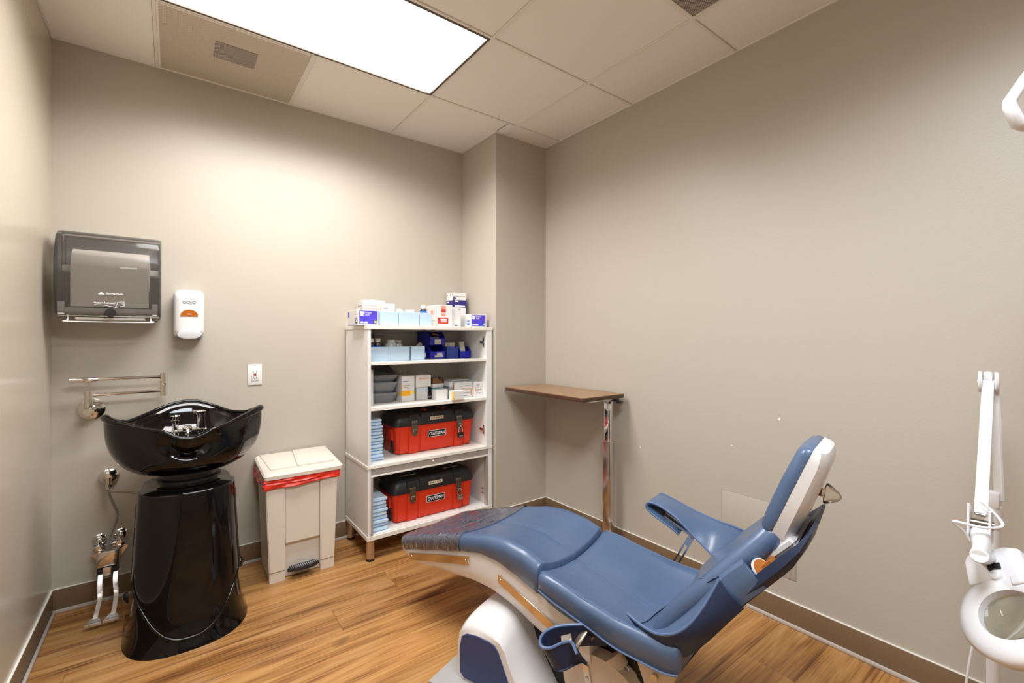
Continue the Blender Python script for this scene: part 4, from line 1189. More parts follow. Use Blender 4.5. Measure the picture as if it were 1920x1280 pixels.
# second shelf
S2 = 0.8555
t, f, l = carton('plain grey-white board box standing at the left end of the second shelf', 0.884, 0.922, 2.56, 2.80, S2, S2+0.205, 'carton_grey')
def nest_bin(label, z0, h, slope, k):
    t = thing('grey_bin', label, 'bin', (0.995, 2.66, z0), 'stack of grey bins on the second shelf')
    x0, x1, y0, y1 = 0.930, 1.098, 2.612, 2.82
    def ring(f, zz):
        pts = rrect((x0+x1)/2, (y0+y1)/2, (x1-x0)*f, (y1-y0)*f, 0.028, 5)
        return [Vector((p[0], p[1], zz+slope*max(0.0, (p[1]-y0)/(y1-y0))**1.3*(1 if zz > z0+0.01 else 0))) for p in pts]
    b = B(); loft(b, [ring(0.80, z0), ring(0.98, z0+h-0.012), ring(1.0, z0+h-0.012), ring(1.0, z0+h), ring(0.96, z0+h), ring(0.90, z0+h*0.5), ring(0.76, z0+0.012)])
    obj('bin_shell', b, M['greybin'], t, 40)
    b = B(); tube(b, [p+Vector((0, 0, 0.001)) for p in ring(1.0, z0+h)], 0.0022, 6, closed=True); obj('rim', b, M['greybin'], t)
nest_bin('bottom dark grey nesting bin at the left of the second shelf', S2, 0.058, 0.0, 0)
nest_bin('middle dark grey nesting bin at the left of the second shelf', S2+0.0595, 0.062, 0.0, 1)
nest_bin('top dark grey bin with a high sloping back at the left of the second shelf', S2+0.123, 0.042, 0.062, 2)
t, f, l = carton('white carton with an amber band in the middle of the second shelf', 1.112, 1.200, 2.600, 2.73, S2, S2+0.155, 'carton', rot=0.10)
f('amber_band', 0.0, 0.66, 0.22, 0.42, 'ink_amber'); f('amber_band', 0.66, 0.98, 0.27, 0.42, 'ink_yellow'); f('amber_bar', 0.0, 0.05, 0.47, 0.65, 'ink_amber')
f('print_line', 0.08, 0.50, 0.78, 0.81, 'ink_grey'); f('print_line', 0.16, 0.64, 0.62, 0.64, 'ink_grey'); f('print_line', 0.12, 0.5, 0.55, 0.57, 'ink_grey'); f('print_line', 0.4, 0.62, 0.50, 0.52, 'ink_pink')
l('amber_band', 0.3, 0.98, 0.25, 0.36, 'ink_yellow')
t, f, l = carton('pale green-white carton under the cream box on the second shelf', 1.215, 1.292, 2.615, 2.72, S2, S2+0.080, 'carton_grey')
f('print_line', 0.05, 0.85, 0.72, 0.86, 'lightblue')
t, f, l = carton('cream box with a faint orange line resting on the pale green-white carton', 1.210, 1.312, 2.610, 2.72, S2+0.0812, S2+0.156, 'carton_warm')
f('print_line', 0.2, 0.85, 0.66, 0.76, 'ink_pink')
t = thing('plastic_bag', 'clear plastic bag standing behind the cream box on the second shelf', 'bag', (1.24, 2.77, S2))
b = B(); sheet(b, [[(1.10+0.2*i/6+0.012*math.sin(k*0.8), 2.785+0.025*math.sin(i*0.9+k*0.5), S2+0.233*k/8) for i in range(7)] for k in range(9)]); obj('film', b, M['clear_knob'], t)
t = thing('black_box', 'small black box standing beside the pale green-white carton on the second shelf', 'box', (1.318, 2.645, S2))
b = B(); box(b, 1.297, 1.336, 2.63, 2.68, S2, S2+0.062, 0.002); obj('box_body', b, M['black'], t)
b = B(); box(b, 1.300, 1.333, 2.6285, 2.630, S2+0.008, S2+0.018); obj('print_line', b, M['ink_grey'], t, 0)
t = thing('clear_case', 'clear case of brown pads over a teal layer on the second shelf', 'case', (1.368, 2.66, S2))
b = B(); box(b, 1.330, 1.410, 2.62, 2.70, S2, S2+0.050, 0.004); obj('case_base', b, M['carton'], t)
b = B(); box(b, 1.332, 1.408, 2.621, 2.699, S2+0.0505, S2+0.068, 0.003); obj('teal_tray', b, M['ink_teal'], t)
b = B(); box(b, 1.330, 1.410, 2.62, 2.70, S2+0.0685, S2+0.095, 0.003); obj('case_middle', b, M['carton_warm'], t)
b = B(); prism(b, [(1.331, 2.622, S2+0.0955), (1.409, 2.622, S2+0.0955), (1.396, 2.622, S2+0.112), (1.365, 2.622, S2+0.128), (1.331, 2.622, S2+0.130)], (0, 0.07, 0)); obj('brown_pads', b, M['kraft'], t, 0)
b = B(); box(b, 1.328, 1.412, 2.618, 2.702, S2+0.0952, S2+0.134, 0.004); obj('clear_lid', b, M['clear_knob'], t)
t, f, l = carton('low white carton at the front middle of the second shelf, by the clear case', 1.312, 1.392, 2.535, 2.600, S2, S2+0.064, 'carton')
t, f, l = carton('crushed white carton with a yellow corner overhanging the second shelf edge', 1.390, 1.468, 2.462, 2.515, S2, S2+0.058, 'carton', rot=0.06)
f('yellow_corner', 0.0, 0.08, 0.3, 0.98, 'ink_yellow'); f('yellow_corner', 0.0, 0.09, 0.02, 0.26, 'ink_amber'); f('brown_edge', 0.1, 1.0, 0.0, 0.10, 'tag')
l('yellow_corner', 0.7, 1.0, 0.1, 0.9, 'ink_yellow')
t, f, l = carton('lower white carton with orange bars in the stack at the right of the second shelf', 1.452, 1.580, 2.552, 2.70, S2, S2+0.050, 'carton')
f('orange_bar', 0.93, 0.98, 0.30, 0.95, 'ink_orange'); f('print_line', 0.4, 0.9, 0.20, 0.28, 'ink_grey'); f('print_line', 0.35, 0.9, 0.6, 0.66, 'ink_grey')
t, f, l = carton('upper white carton with an orange end in the second shelf stack', 1.450, 1.580, 2.550, 2.70, S2+0.0512, S2+0.100, 'carton')
f('orange_line', 0.35, 0.95, 0.10, 0.16, 'ink_orange'); f('print_line', 0.3, 0.6, 0.45, 0.52, 'ink_grey'); f('print_line', 0.65, 0.95, 0.48, 0.54, 'ink_grey')
l('orange_end', 0.72, 0.95, 0.02, 0.98, 'ink_orange'); l('orange_end', 0.45, 0.62, 0.70, 0.9, 'ink_orange')
t, f, l = carton('square white carton with one orange bar at the right end of the second shelf', 1.584, 1.646, 2.520, 2.64, S2, S2+0.098, 'carton')
f('orange_bar', 0.04, 0.11, 0.38, 0.70, 'ink_orange'); f('print_line', 0.2, 0.6, 0.80, 0.84, 'ink_grey'); f('print_line', 0.2, 0.5, 0.62, 0.65, 'ink_grey'); f('print_line', 0.2, 0.85, 0.50, 0.52, 'ink_grey'); f('print_line', 0.2, 0.55, 0.40, 0.44, 'ink_pink'); f('print_line', 0.2, 0.7, 0.25, 0.29, 'ink_grey')
t, f, l = carton('flat white folder lying on the stacked orange-marked cartons', 1.462, 1.60, 2.60, 2.72, S2+0.1020, S2+0.110, 'carton_grey', name='folder', cat='folder')
f('grey_edge', 0.0, 1.0, 0.2, 0.8, 'ink_grey')
t = thing('clear_blister', 'clear blister pack between the clear case and orange-ended carton', 'packet', (1.432, 2.62, S2))
b = B(); box(b, 1.412, 1.446, 2.56, 2.68, S2, S2+0.070, 0.003); obj('pack_base', b, M['ink_grey'], t)
b = B(); loft(b, [rr3(1.430, S2+0.089, 0.034, 0.034, 0.008, 2.56), rr3(1.430, S2+0.089, 0.034, 0.034, 0.008, 2.66)]); obj('pack_lid', b, M['grey_clear'], t)

# toolboxes
def toolbox(label, x0, y0, z0, w=0.556, d=0.255, hb=0.170, hl=0.088, tagm='tag', top_strips=False, lid_red=True):
    t = thing('toolbox', label, 'toolbox', (x0+w/2, y0+d/2, z0))
    xc = x0+w/2
    def ring(z, ins, r=0.03, n=5):
        pts = rrect(xc, y0+d/2, w-2*ins, d-2*ins, r, n)
        return [(p[0], p[1], z) for p in pts]
    b = B(); loft(b, [ring(z0, 0.030, 0.022), ring(z0+0.006, 0.016, 0.026), ring(z0+hb*0.92, 0.003, 0.03), ring(z0+hb-0.001, 0.002, 0.03)])
    obj('body', b, M['red'], t, 40)
    # raised front columns and centre field
    def fpan(xa, xb, za, zb, out, name):
        lean = 0.014
        b = B()
        ya = y0 + 0.016 - out - lean*0.0
        loft(b, [rq(xa, xb, y0+0.0165-out-lean*(za-z0)/hb, y0+0.03, za), rq(xa, xb, y0+0.0165-out-lean*(zb-z0)/hb, y0+0.03, zb)])
        bmesh.ops.bevel(b, geom=list(b.edges), offset=0.0025, segments=2, affect='EDGES')
        obj(name, b, M['red'], t)
    for xa in (x0+0.088, x0+w-0.153):
        fpan(xa, xa+0.062, z0+0.001, z0+hb-0.006, 0.010, 'front_column')
    fpan(x0+0.163, x0+w-0.165, z0+0.004, z0+hb-0.008, 0.005, 'front_panel')
    fpan(x0+0.028, x0+0.082, z0+0.006, z0+hb-0.010, 0.0035, 'front_panel')
    fpan(x0+w-0.082, x0+w-0.030, z0+0.006, z0+hb-0.010, 0.0035, 'front_panel')
    # end grip recess
    for sx, xx in ((-1, x0), (1, x0+w)):
        b = B(); xa = xx+0.004 if sx < 0 else xx-0.011
        box(b, xa-0.006 if sx < 0 else xa, xa+0.007 if sx < 0 else xa+0.013, y0+0.055, y0+d-0.055, z0+0.085, z0+0.150, 0.004); obj('end_grip', b, M['red'], t)
        b = B(); box(b, xx+0.002 if sx < 0 else xx-0.016, xx+0.016 if sx < 0 else xx-0.002, y0+0.062, y0+0.084, z0+0.012, z0+0.082, 0.003); obj('end_recess', b, M['black'], t)
    # lid
    zb = z0+hb
    b = B(); loft(b, [ring(zb, -0.002, 0.032), ring(zb+0.014, -0.003, 0.032), ring(zb+hl*0.60, 0.006, 0.034), ring(zb+hl*0.83, 0.022, 0.034), ring(zb+hl*0.93, 0.050, 0.03), ring(zb+hl*0.96, 0.075, 0.02)])
    obj('lid', b, M['black_lid'], t, 50)
    b = B(); box(b, x0+0.165, x0+w-0.165, y0-0.0045, y0+0.085, zb+0.002, zb+hl*0.86, 0.006); obj('lid_front', b, M['black_lid'], t)
    for xa in (x0+0.085, x0+w-0.155):
        b = B(); box(b, xa, xa+0.068, y0-0.0035, y0+0.09, zb+0.002, zb+hl*0.80, 0.006); obj('latch_shoulder', b, M['black_lid'], t)
    b = B(); box(b, x0+0.19, x0+w-0.19, y0+0.085, y0+d-0.085, zb+hl*0.94, zb+hl-0.001, 0.003); obj('top_handle', b, M['black_lid'], t)
    if lid_red:
        for xa in (x0+0.205, x0+w-0.225):
            b = B(); box(b, xa, xa+0.022, y0+0.045, y0+0.085, zb+hl*0.86, zb+hl*0.99, 0.002); obj('handle_end', b, M['red'], t, label='red handle end')
    if top_strips:
        for xa in (x0+0.075, x0+w-0.185):
            b = B(); box(b, xa, xa+0.10, y0+0.075, y0+0.080, zb+hl*0.955, zb+hl*0.975); obj('top_strip', b, M['tag2'], t, 0)
    # badge with lettering
    bx = xc-0.062
    yb = y0+0.0165-0.005-0.014*0.74-0.0012
    R = Matrix.Rotation(0.0, 3, 'X')
    decal('badge_frame', (bx-0.003, yb+0.0005, z0+0.088), X, Z, 0.126, 0.040, M['ink_white'], t, 0.0012)
    decal('badge', (bx, yb-0.0007, z0+0.0905), X, Z, 0.120, 0.035, M['badge'], t, 0.0010)
    text('lettering', 'CRAFTSMAN', 0.108, 0.020, (bx+0.006, yb-0.0018, z0+0.098), X, Z, M['ink_white'], t, bold=0.02)
    decal('label_tape', (xc-0.052, y0-0.0046, zb+0.026), X, Z, 0.094, 0.020, M[tagm], t, 0.0008)
    for k in range(5): decal('print_mark', (xc-0.044+0.016*k, y0-0.0055, zb+0.033), X, Z, 0.011, 0.006, M['kraft'], t, 0.0004)
    # latches
    for xa in (x0+0.119, x0+w-0.122):
        lt = B(); box(lt, xa-0.021, xa+0.021, y0-0.009, y0-0.0035, zb-0.002, zb+0.034, 0.002); prism(lt, [(xa-0.022, y0-0.014, zb+0.008), (xa+0.022, y0-0.014, zb+0.008), (xa+0.020, y0-0.014, zb-0.040), (xa+0.010, y0-0.014, zb-0.060), (xa-0.010, y0-0.014, zb-0.060), (xa-0.020, y0-0.014, zb-0.040)], (0, 0.005, 0), 0.001, 1)
        box(lt, xa-0.012, xa+0.012, y0-0.012, y0+0.004, zb-0.050, zb-0.022, 0.002)
        lo = obj('latch', lt, M['latch'], t)
        b = B(); tube(b, [(xa-0.010, y0-0.016, zb-0.034), (xa-0.010, y0-0.017, zb-0.018), (xa+0.010, y0-0.017, zb-0.018), (xa+0.010, y0-0.016, zb-0.034)], 0.0025, 6); obj('latch_wire', b, M['chrome_dull'], lo)
        for dx in (-0.013, 0.0, 0.013):
            b = B(); cyl(b, (xa+dx, y0-0.0105, zb+0.027), (xa+dx, y0-0.009, zb+0.027), 0.0028, n=8); obj('rivet', b, M['chrome_dull'], lo)
    return t
TB1 = (1.066, 2.585, 0.5345); TB2 = (1.031, 2.535, 0.1455)
toolbox('red and black toolbox on the lower shelf of the bookcase, with a black padlock', *TB1)
toolbox('red and black toolbox inside the base cabinet, with a silver padlock', *TB2, tagm='tag2', top_strips=True, lid_red=False)
# staple on the unlocked latch of the upper toolbox
def padlock(label, x, y, z, bm_, w=0.040, h=0.034):
    t = thing('padlock', label, 'padlock', (x, y, z))
    b = B(); box(b, x-w/2, x+w/2, y-0.018, y, z, z+h, 0.004); obj('lock_body', b, M[bm_], t)
    b = B(); tube(b, smooth_path([(x-w*0.32, y-0.009, z+h-0.002), (x-w*0.32, y-0.009, z+h+0.022), (x-w*0.2, y-0.009, z+h+0.034), (x, y-0.009, z+h+0.038), (x+w*0.2, y-0.009, z+h+0.034), (x+w*0.32, y-0.009, z+h+0.022), (x+w*0.32, y-0.009, z+h-0.002)], 4), 0.0035, 8); obj('shackle', b, M['chrome'], t)
    b = B(); box(b, x-w*0.32, x+w*0.32, y-0.0186, y-0.018, z+0.008, z+0.013); obj('print_line', b, M['ink_grey'], t, 0)
padlock('black padlock hanging from the right latch of the toolbox on the bookcase shelf', TB1[0]+0.434, TB1[1]-0.0150, TB1[2]+0.062, 'black')
padlock('silver padlock hanging from the right latch of the toolbox in the base cabinet', TB2[0]+0.434, TB2[1]-0.0150, TB2[2]+0.068, 'brass')

# folded underpads
ORD = ['topmost', 'second from the top', 'third from the top', 'fourth from the top', 'fifth from the top', 'sixth from the top', 'seventh from the top', 'eighth from the top', 'ninth from the top', 'tenth from the top', 'eleventh from the top', 'third from the bottom', 'second from the bottom', 'bottom one']
def pads(n, x0, x1, y0, y1, z0, ztop, where, grp):
    rnd = random.Random(n)
    h = (ztop-z0)/n
    for k in range(n):
        j = n-1-k            # from the top
        nm = ORD[j] if j < n-3 else ORD[11 + (j-(n-3))]
        a = x0+rnd.uniform(-0.001, 0.002); c = x1+rnd.uniform(-0.006, 0.006)+0.012*(j/n)
        ya = y0+rnd.uniform(-0.006, 0.006); yb = y1+rnd.uniform(-0.008, 0.008)
        za = z0+h*k+0.0006; zb = z0+h*(k+1)-0.0008
        t = thing('folded_underpad', 'pale blue folded underpad, %s in the stack %s' % (nm, where), 'underpad', ((a+c)/2, (ya+yb)/2, za), grp)
        b = B()
        zm = (za+zb)/2
        # upper and lower halves of the folded pad meet at a blue crease
        prof = [(0.0, za+h*0.12), (0.004, za), (c-a-0.010, za), (c-a-0.002, za+h*0.2), (c-a, zm), (c-a-0.003, zb-h*0.15), (c-a-0.010, zb), (0.004, zb), (0.0, zb-h*0.12)]
        rows = []
        for i in range(7):
            f = i/6
            yy = ya+(yb-ya)*f
            sag = -0.0012*math.sin(f*PI)*0
            rows.append([(a+p[0], yy, p[1]) for p in prof])
        loft(b, rows)
        bmesh.ops.bevel(b, geom=[e for e in b.edges if all(abs(v.co.y-ya) < 1e-5 for v in e.verts)], offset=min(0.004, h*0.25), segments=2, affect='EDGES')
        obj('pad', b, M['lightblue_pad'], t, 60)
        b = B(); box(b, a+0.004, c-0.006, ya-0.0006, ya+0.004, za+h*0.06, za+h*0.22); obj('backing_edge', b, M['pad_edge'], t, 0)
pads(13, 0.8815, 0.975, 2.560, 2.80, 0.5345, 0.775, 'on the lower bookcase shelf', 'underpads stacked in the bookcase')
pads(9, 0.8940, 0.985, 2.515, 2.75, 0.1455, 0.335, 'inside the base cabinet', 'underpads stacked in the base cabinet')
# ------------------------------------------------------------------ over-bed table in the corner
TT = 0.920
t = thing('overbed_table', 'brown laminate over-bed table on a chrome column in the corner behind the chair', 'table', (1.93, 2.08, 0))
tx0, tx1, ty0, ty1 = 1.762, 2.108, 1.715, 2.432
b = B(); out = [(tx0+0.025, ty0), (tx1-0.008, ty0), (tx1, ty0+0.008), (tx1, ty1-0.01), (tx1-0.01, ty1), (tx0+0.01, ty1), (tx0, ty1-0.01), (tx0, ty0+0.028), (tx0+0.006, ty0+0.010)]
prism(b, [(p[0], p[1], TT-0.003) for p in out], (0, 0, 0.003)); obj('table_top', b, M['tabletop'], t, 0)
b = B(); prism(b, [(p[0], p[1], TT-0.024) for p in out], (0, 0, 0.0208), 0.003, 2); obj('table_edge', b, M['tableedge'], t, label='dark walnut moulded edge')
colx, coly = 2.055, 1.792
b = B(); box(b, colx-0.014, colx+0.014, coly-0.024, coly+0.024, 0.55, TT-0.034, 0.003); obj('inner_column', b, M['chrome'], t)
b = B(); box(b, colx-0.019, colx+0.019, coly-0.030, coly+0.030, 0.035, 0.636, 0.003); obj('outer_column', b, M['chrome_dull'], t)
b = B(); box(b, colx-0.022, colx+0.022, coly-0.033, coly+0.033, 0.630, 0.640, 0.002); obj('column_collar', b, M['chrome'], t)
b = B(); box(b, 1.84, 2.08, coly-0.045, coly+0.045, TT-0.036, TT-0.0245, 0.003); box(b, 1.90, 1.97, coly-0.03, 2.30, TT-0.036, TT-0.0245, 0.003); obj('top_bracket', b, M['chrome_dull'], t)
b = B(); box(b, 2.055, 2.085, 1.735, 1.775, TT-0.046, TT-0.0245, 0.004); prism(b, [(2.045, 1.730, TT-0.046), (2.095, 1.730, TT-0.046), (2.092, 1.712, TT-0.054), (2.05, 1.712, TT-0.054)], (0, 0, 0.006)); obj('release_lever', b, M['black'], t, label='black height release lever')
b = B(); box(b, 1.80, 2.095, 1.757, 1.827, 0.03, 0.06, 0.006); box(b, 1.80, 1.85, 1.75, 2.40, 0.03, 0.055, 0.006); box(b, 2.045, 2.095, 1.75, 2.40, 0.03, 0.055, 0.006); obj('base_frame', b, M['chrome_dull'], t)
for px_, py_ in ((1.825, 1.78), (2.07, 1.77), (1.825, 2.37), (2.07, 2.37)):
    b = B(); cyl(b, (px_-0.01, py_, 0.015), (px_+0.01, py_, 0.015), 0.015, n=14); obj('caster', b, M['rubber'], t)

# ------------------------------------------------------------------ treatment chair
TH = math.radians(78)
CC = Vector((math.sin(TH), math.cos(TH), 0))       # across, away from the near side
CA = Vector((math.cos(TH), -math.sin(TH), 0))      # along, foot to head
CO = Vector((1.214, 1.23, 0))
def P(s, l, z):
    return CO + CA*s + CC*l + Vector((0, 0, z))
def interp(tab, x):
    if x <= tab[0][0]: return tab[0][1]
    for (a, va), (c, vc) in zip(tab[:-1], tab[1:]):
        if x <= c:
            f = (x-a)/(c-a); f = f*f*(3-2*f)*0.35 + f*0.65
            return va+(vc-va)*f
    return tab[-1][1]
chair = thing('treatment_chair', 'blue vinyl reclining treatment chair with white shell, raised far arm and folded near arm', 'chair', P(0, 0, 0))
t = chair
# leg rest pad
lt_e = [(-.83, .322), (-.78, .336), (-.66, .376), (-.50, .424), (-.36, .466), (-.26, .490), (-.17, .498), (-.08, .489), (0, .466), (.03, .455)]
lt_c = [(-.83, .322), (-.78, .334), (-.66, .370), (-.50, .412), (-.36, .447), (-.26, .468), (-.19, .474), (-.13, .472), (-.06, .455), (0, .432), (.03, .418)]
lb = [(-.83, .270), (-.78, .284), (-.66, .318), (-.50, .364), (-.38, .397), (-.28, .418), (-.19, .416), (-.11, .398), (-.03, .376), (.03, .352)]
lw = [(-.83, .200), (-.78, .214), (-.6, .219), (-.3, .222), (.03, .222)]
def pad_ring(s, w, zb, ze, zc, r=0.028, inset=0.0, nt=22, groove=True):
    w -= inset; ze -= inset*0.6; zc -= inset*0.6; zb += inset*0.4
    top = []
    r = min(r, (ze-zb)*0.6)
    pts = []
    for k in range(7):       # near lower corner up
        a = PI + PI/2*k/6
        pts.append((-w+0.008+0.008*math.cos(a), zb+0.008+0.008*math.sin(a)))
    pts = [(-w+0.006, zb), (-w, zb+0.006)]
    for k in range(6):
        a = PI - PI/2*k/5
        pts.append((-w+r+r*math.cos(a), ze-r+r*math.sin(a)))
    inner = w-r
    for k in range(1, nt):
        l = -inner+2*inner*k/nt
        q = abs(l)/inner
        z = zc+(ze-zc)*q**2.2
        if groove and abs(l) < inner/nt*0.6: z -= 0.004
        pts.append((l, z))
    for k in range(6):
        a = PI/2 - PI/2*k/5
        pts.append((w-r+r*math.cos(a), ze-r+r*math.sin(a)))
    pts += [(w, zb+0.006), (w-0.006, zb)]
    return [P(s, l, z) for l, z in pts]
def make_pad(ss, W, ZB, ZE, ZC, r, ends=(1, 1)):
    rings = []
    n = len(ss)
    for i, s in enumerate(ss):
        rings.append(pad_ring(s, interp(W, s), interp(ZB, s), interp(ZE, s), interp(ZC, s), r))
    if ends[0]:
        s = ss[0]
        for off, ins in ((-0.010, 0.004), (-0.017, 0.012), (-0.021, 0.024)):
            rings.insert(0, pad_ring(s+off, interp(W, s), interp(ZB, s), interp(ZE, s), interp(ZC, s), r, ins))
    if ends[1]:
        s = ss[-1]
        for off, ins in ((0.003, 0.003), (0.006, 0.008), (0.008, 0.016)):
            rings.append(pad_ring(s+off, interp(W, s), interp(ZB, s), interp(ZE, s), interp(ZC, s), r, ins))
    b = B(); loft(b, rings); return b
lss = [-.80+0.8*k/40 for k in range(41)]
lss = [s for s in lss if s <= -0.008]+[-0.006]
obj('leg_rest_pad', make_pad(lss, lw, lb, lt_e, lt_c, 0.034), M['vinyl'], t, 70)
# clear cover over the foot end
cs = [-.803+0.405*k/22 for k in range(23)]
b = B()
rings = []
for s in [cs[0]-0.0225] + cs:
    ins = -0.0035 if s >= cs[0] else 0.014
    w = interp(lw, max(s, -.80)); 
    rg = pad_ring(max(s, -.80) if s >= cs[0] else s, w, interp(lb, max(s, -.8)), interp(lt_e, max(s, -.8))+0.002, interp(lt_c, max(s, -.8))+0.002, 0.034, ins)
    rings.append(rg)
# slanted trailing edge, as the cover lies skewed
for i, rg in enumerate(rings[1:]):
    f = i/22
    for k, p in enumerate(rg):
        l = (p-CO).dot(CC)
        rg[k] = p + CA*(0.0)
loft(b, rings, cap=False)
obj('foot_cover', b, M['clear'], t, 70, label='clear plastic slipcover over the foot end')
# thread lines
def stitch(name, pts, m='thread', r=0.0014):
    b = B(); tube(b, smooth_path(pts, 4), r, 5); return obj(name, b, M[m], t)
stitch('centre_seam', [P(s, 0.0, interp(lt_c, s)-0.0032) for s in [-.42+.41*k/20 for k in range(21)]], 'piping', 0.0016)
# seat cushion
st_e = [(0, .452), (.04, .450), (.08, .446), (.2, .424), (.31, .410), (.44, .408), (.52, .420)]
st_c = [(0, .420), (.03, .416), (.08, .398), (.18, .375), (.30, .345), (.40, .335), (.52, .350)]
sb = [(0, .400), (.03, .388), (.11, .372), (.2, .354), (.31, .332), (.44, .329), (.52, .345)]
sw = [(0, .236), (.05, .240), (.3, .244), (.45, .244), (.52, .238)]
sss = [0.022+0.462*k/26 for k in range(27)]
obj('seat_cushion', make_pad(sss, sw, sb, st_e, st_c, 0.024), M['vinyl'], t, 70)
stitch('seat_seam', [P(s, 0.0, interp(st_c, s)-0.0032) for s in [.014+.33*k/20 for k in range(21)]], 'piping', 0.0016)
for sg in (-1, 1):
    stitch('seat_piping', [P(s, sg*(interp(sw, s)-0.016), interp(st_e, s)-0.0016) for s in (.012, .08, .15, .22, .30, .38, .45, .49)], 'piping', 0.0015)
    stitch('seat_lower_piping', [P(s, sg*(interp(sw, s)+0.001), interp(sb, s)+0.002) for s in (.015, .08, .15, .22, .30, .38, .45, .49)], 'piping', 0.003)
# white shell under the leg rest, running back beneath the seat
sh_t = [(-.80, .275), (-.78, .282), (-.66, .317), (-.50, .363), (-.38, .396), (-.28, .416), (-.19, .414), (-.11, .396), (-.03, .374), (.12, .316), (.3, .262)]
sh_b = [(-.80, .262), (-.775, .250), (-.73, .236), (-.50, .258), (-.34, .276), (-.24, .276), (-.15, .259), (.0, .212), (.12, .180), (.3, .150)]
b = B(); rings = []
for k in range(49):
    s = -.805+0.985*k/48
    zt_, zb_ = interp(sh_t, s), interp(sh_b, s)
    if k == 0: zt_ -= 0.004; zb_ += 0.004
    w = 0.213-0.012*max(0, (-.76-s)/.045) - 0.03*max(0, (s-0.04)/0.14)
    h = zt_-zb_
    pts = [(-w+0.004, zt_), (-w, zt_-h*0.10), (-w+0.002, zt_-h*0.55), (-w+0.010, zt_-h*0.85), (-w+0.035, zb_+h*0.0), (-w+0.09, zb_-0.012*0), (0, zb_-0.006), (w-0.09, zb_), (w-0.035, zb_), (w-0.010, zt_-h*0.85), (w-0.002, zt_-h*0.55), (w, zt_-h*0.10), (w-0.004, zt_)]
    rings.append([P(s, l, z-0.0008) for l, z in pts])
loft(b, rings); obj('leg_rest_shell', b, M['shell'], t, 45, label='white moulded shell under the blue pads')
# polished strips on the near side
def strip(name, s0, z0a, z0b, s1, z1a, z1b, l):
    b = B(); N = -CC*0.004
    p = [Vector(P(s0, l, z0a)), Vector(P(s1, l, z1a)), Vector(P(s1, l, z1b)), Vector(P(s0, l, z0b))]
    prism(b, p, N, 0.0012, 1); o = obj(name, b, M['mirrorsteel'], t)
    for f in (0.05, 0.95):
        c = p[0].lerp(p[1], f).lerp(p[3].lerp(p[2], f), 0.5) + N
        b = B(); lathe(b, [(0, 0), (0.0055, 0), (0.0045, 0.0018), (0, 0.002)], c, -CC, 10); obj('screw', b, M['chrome_dull'], o)
strip('kick_strip', -.735, .281, .249, -.345, .388, .352, -.2140)
strip('kick_strip', -.190, .374, .340, .075, .289, .255, -.2140)
# near-side mechanism under the seat
b = B(); prism(b, [P(.20, -.16, .300), P(.25, -.16, .290), P(.30, -.16, .290), P(.36, -.16, .293), P(.42, -.16, .308), P(.455, -.16, .320), P(.455, -.16, .335), P(.3, -.16, .331), P(.2, -.16, .350)], CC*0.32, 0.004, 2); obj('seat_pan', b, M['cream'], t, label='cream metal pan under the seat')
hip = [P(.215+.150*math.cos(a), -.172, .108+.115*math.sin(a)) for a in [2*PI*k/36 for k in range(36)]]
b = B(); prism(b, hip, CC*0.05, 0.012, 3); obj('hip_housing', b, M['cream'], t, label='cream rounded hip housing')
b = B(); prism(b, [P(.145, -.178, .190), P(.173, -.178, .18), P(.190, -.178, .105), P(.162, -.178, .11)], CC*0.006, 0.002, 1); hp = obj('hip_link', b, M['mirrorsteel'], t)
b = B(); lathe(b, [(0, 0), (0.007, 0), (0.006, 0.003), (0, 0.003)], P(.168, -.178, .14), -CC, 12); obj('screw', b, M['chrome_dull'], hp)
b = B(); tube(b, [P(.26, -.14, .205), P(.42, -.12, .03)], 0.026, 20); obj('actuator', b, M['chrome_dull'], t)
b = B(); tube(b, [P(.24, -.14, .228), P(.265, -.14, .20)], 0.033, 20); obj('actuator_collar', b, M['cream'], t)
b = B(); prism(b, [P(.34, -.19, .300), P(.45, -.19, .322), P(.475, -.19, .315), P(.455, -.19, .27), P(.41, -.19, .225), P(.37, -.19, .228)], CC*0.035, 0.005, 2); obj('rear_bracket', b, M['cream'], t)
b = B(); lathe(b, [(0, 0), (0.010, 0), (0.010, 0.012), (0, 0.012)], P(.405, -.190, .272), -CC, 14); obj('pivot_bolt', b, M['chrome_dull'], t)
b = B(); box(b, -0.001, 0.001, -0.001, 0.001, 0, 0.001); b.free()
b = B(); loft(b, [[P(s, l, z) for s, l in ((-.13+e, -.115+e), (.30-e, -.115+e), (.30-e, .155-e), (-.13+e, .155-e))] for z, e in ((0.0125, 0.0), (0.08, 0.004), (0.13, 0.0), (0.18, 0.006), (0.26, 0.0), (0.318, 0.01))]); obj('lift_bellows', b, M['rubber'], t, 30, label='black bellows over the lift column')
# base: plate and hooded cover
BA = math.radians(-8.5)
BO = (-0.285, -0.330)
def Q(u, v, z):      # u along the hood side, v inwards
    ca, sa = math.cos(BA), math.sin(BA)
    return P(BO[0]+u*ca+v*sa*1.0, BO[1]-u*sa*1.0+v*ca, z) if False else P(BO[0]+u*math.cos(0.148)-v*math.sin(0.148), BO[1]+u*math.sin(0.148)+v*math.cos(0.148), z)
b = B(); prism(b, [Q(-.075, -.075, 0), Q(.62, -.075, 0), Q(.62, .56, 0), Q(-.075, .56, 0)], (0, 0, 0.012), 0.003, 2); obj('base_plate', b, M['plate'], t)
hood0 = [(0.0, .012), (0.0, .130), (.008, .175), (.030, .200), (.090, .208), (.150, .206), (.185, .195), (.205, .170), (.222, .130), (.255, .070), (.290, .012)]
hood1 = [(0.0, .012), (0.0, .150), (.008, .205), (.035, .235), (.090, .243), (.140, .240), (.175, .225), (.200, .185), (.225, .135), (.270, .070), (.320, .012)]
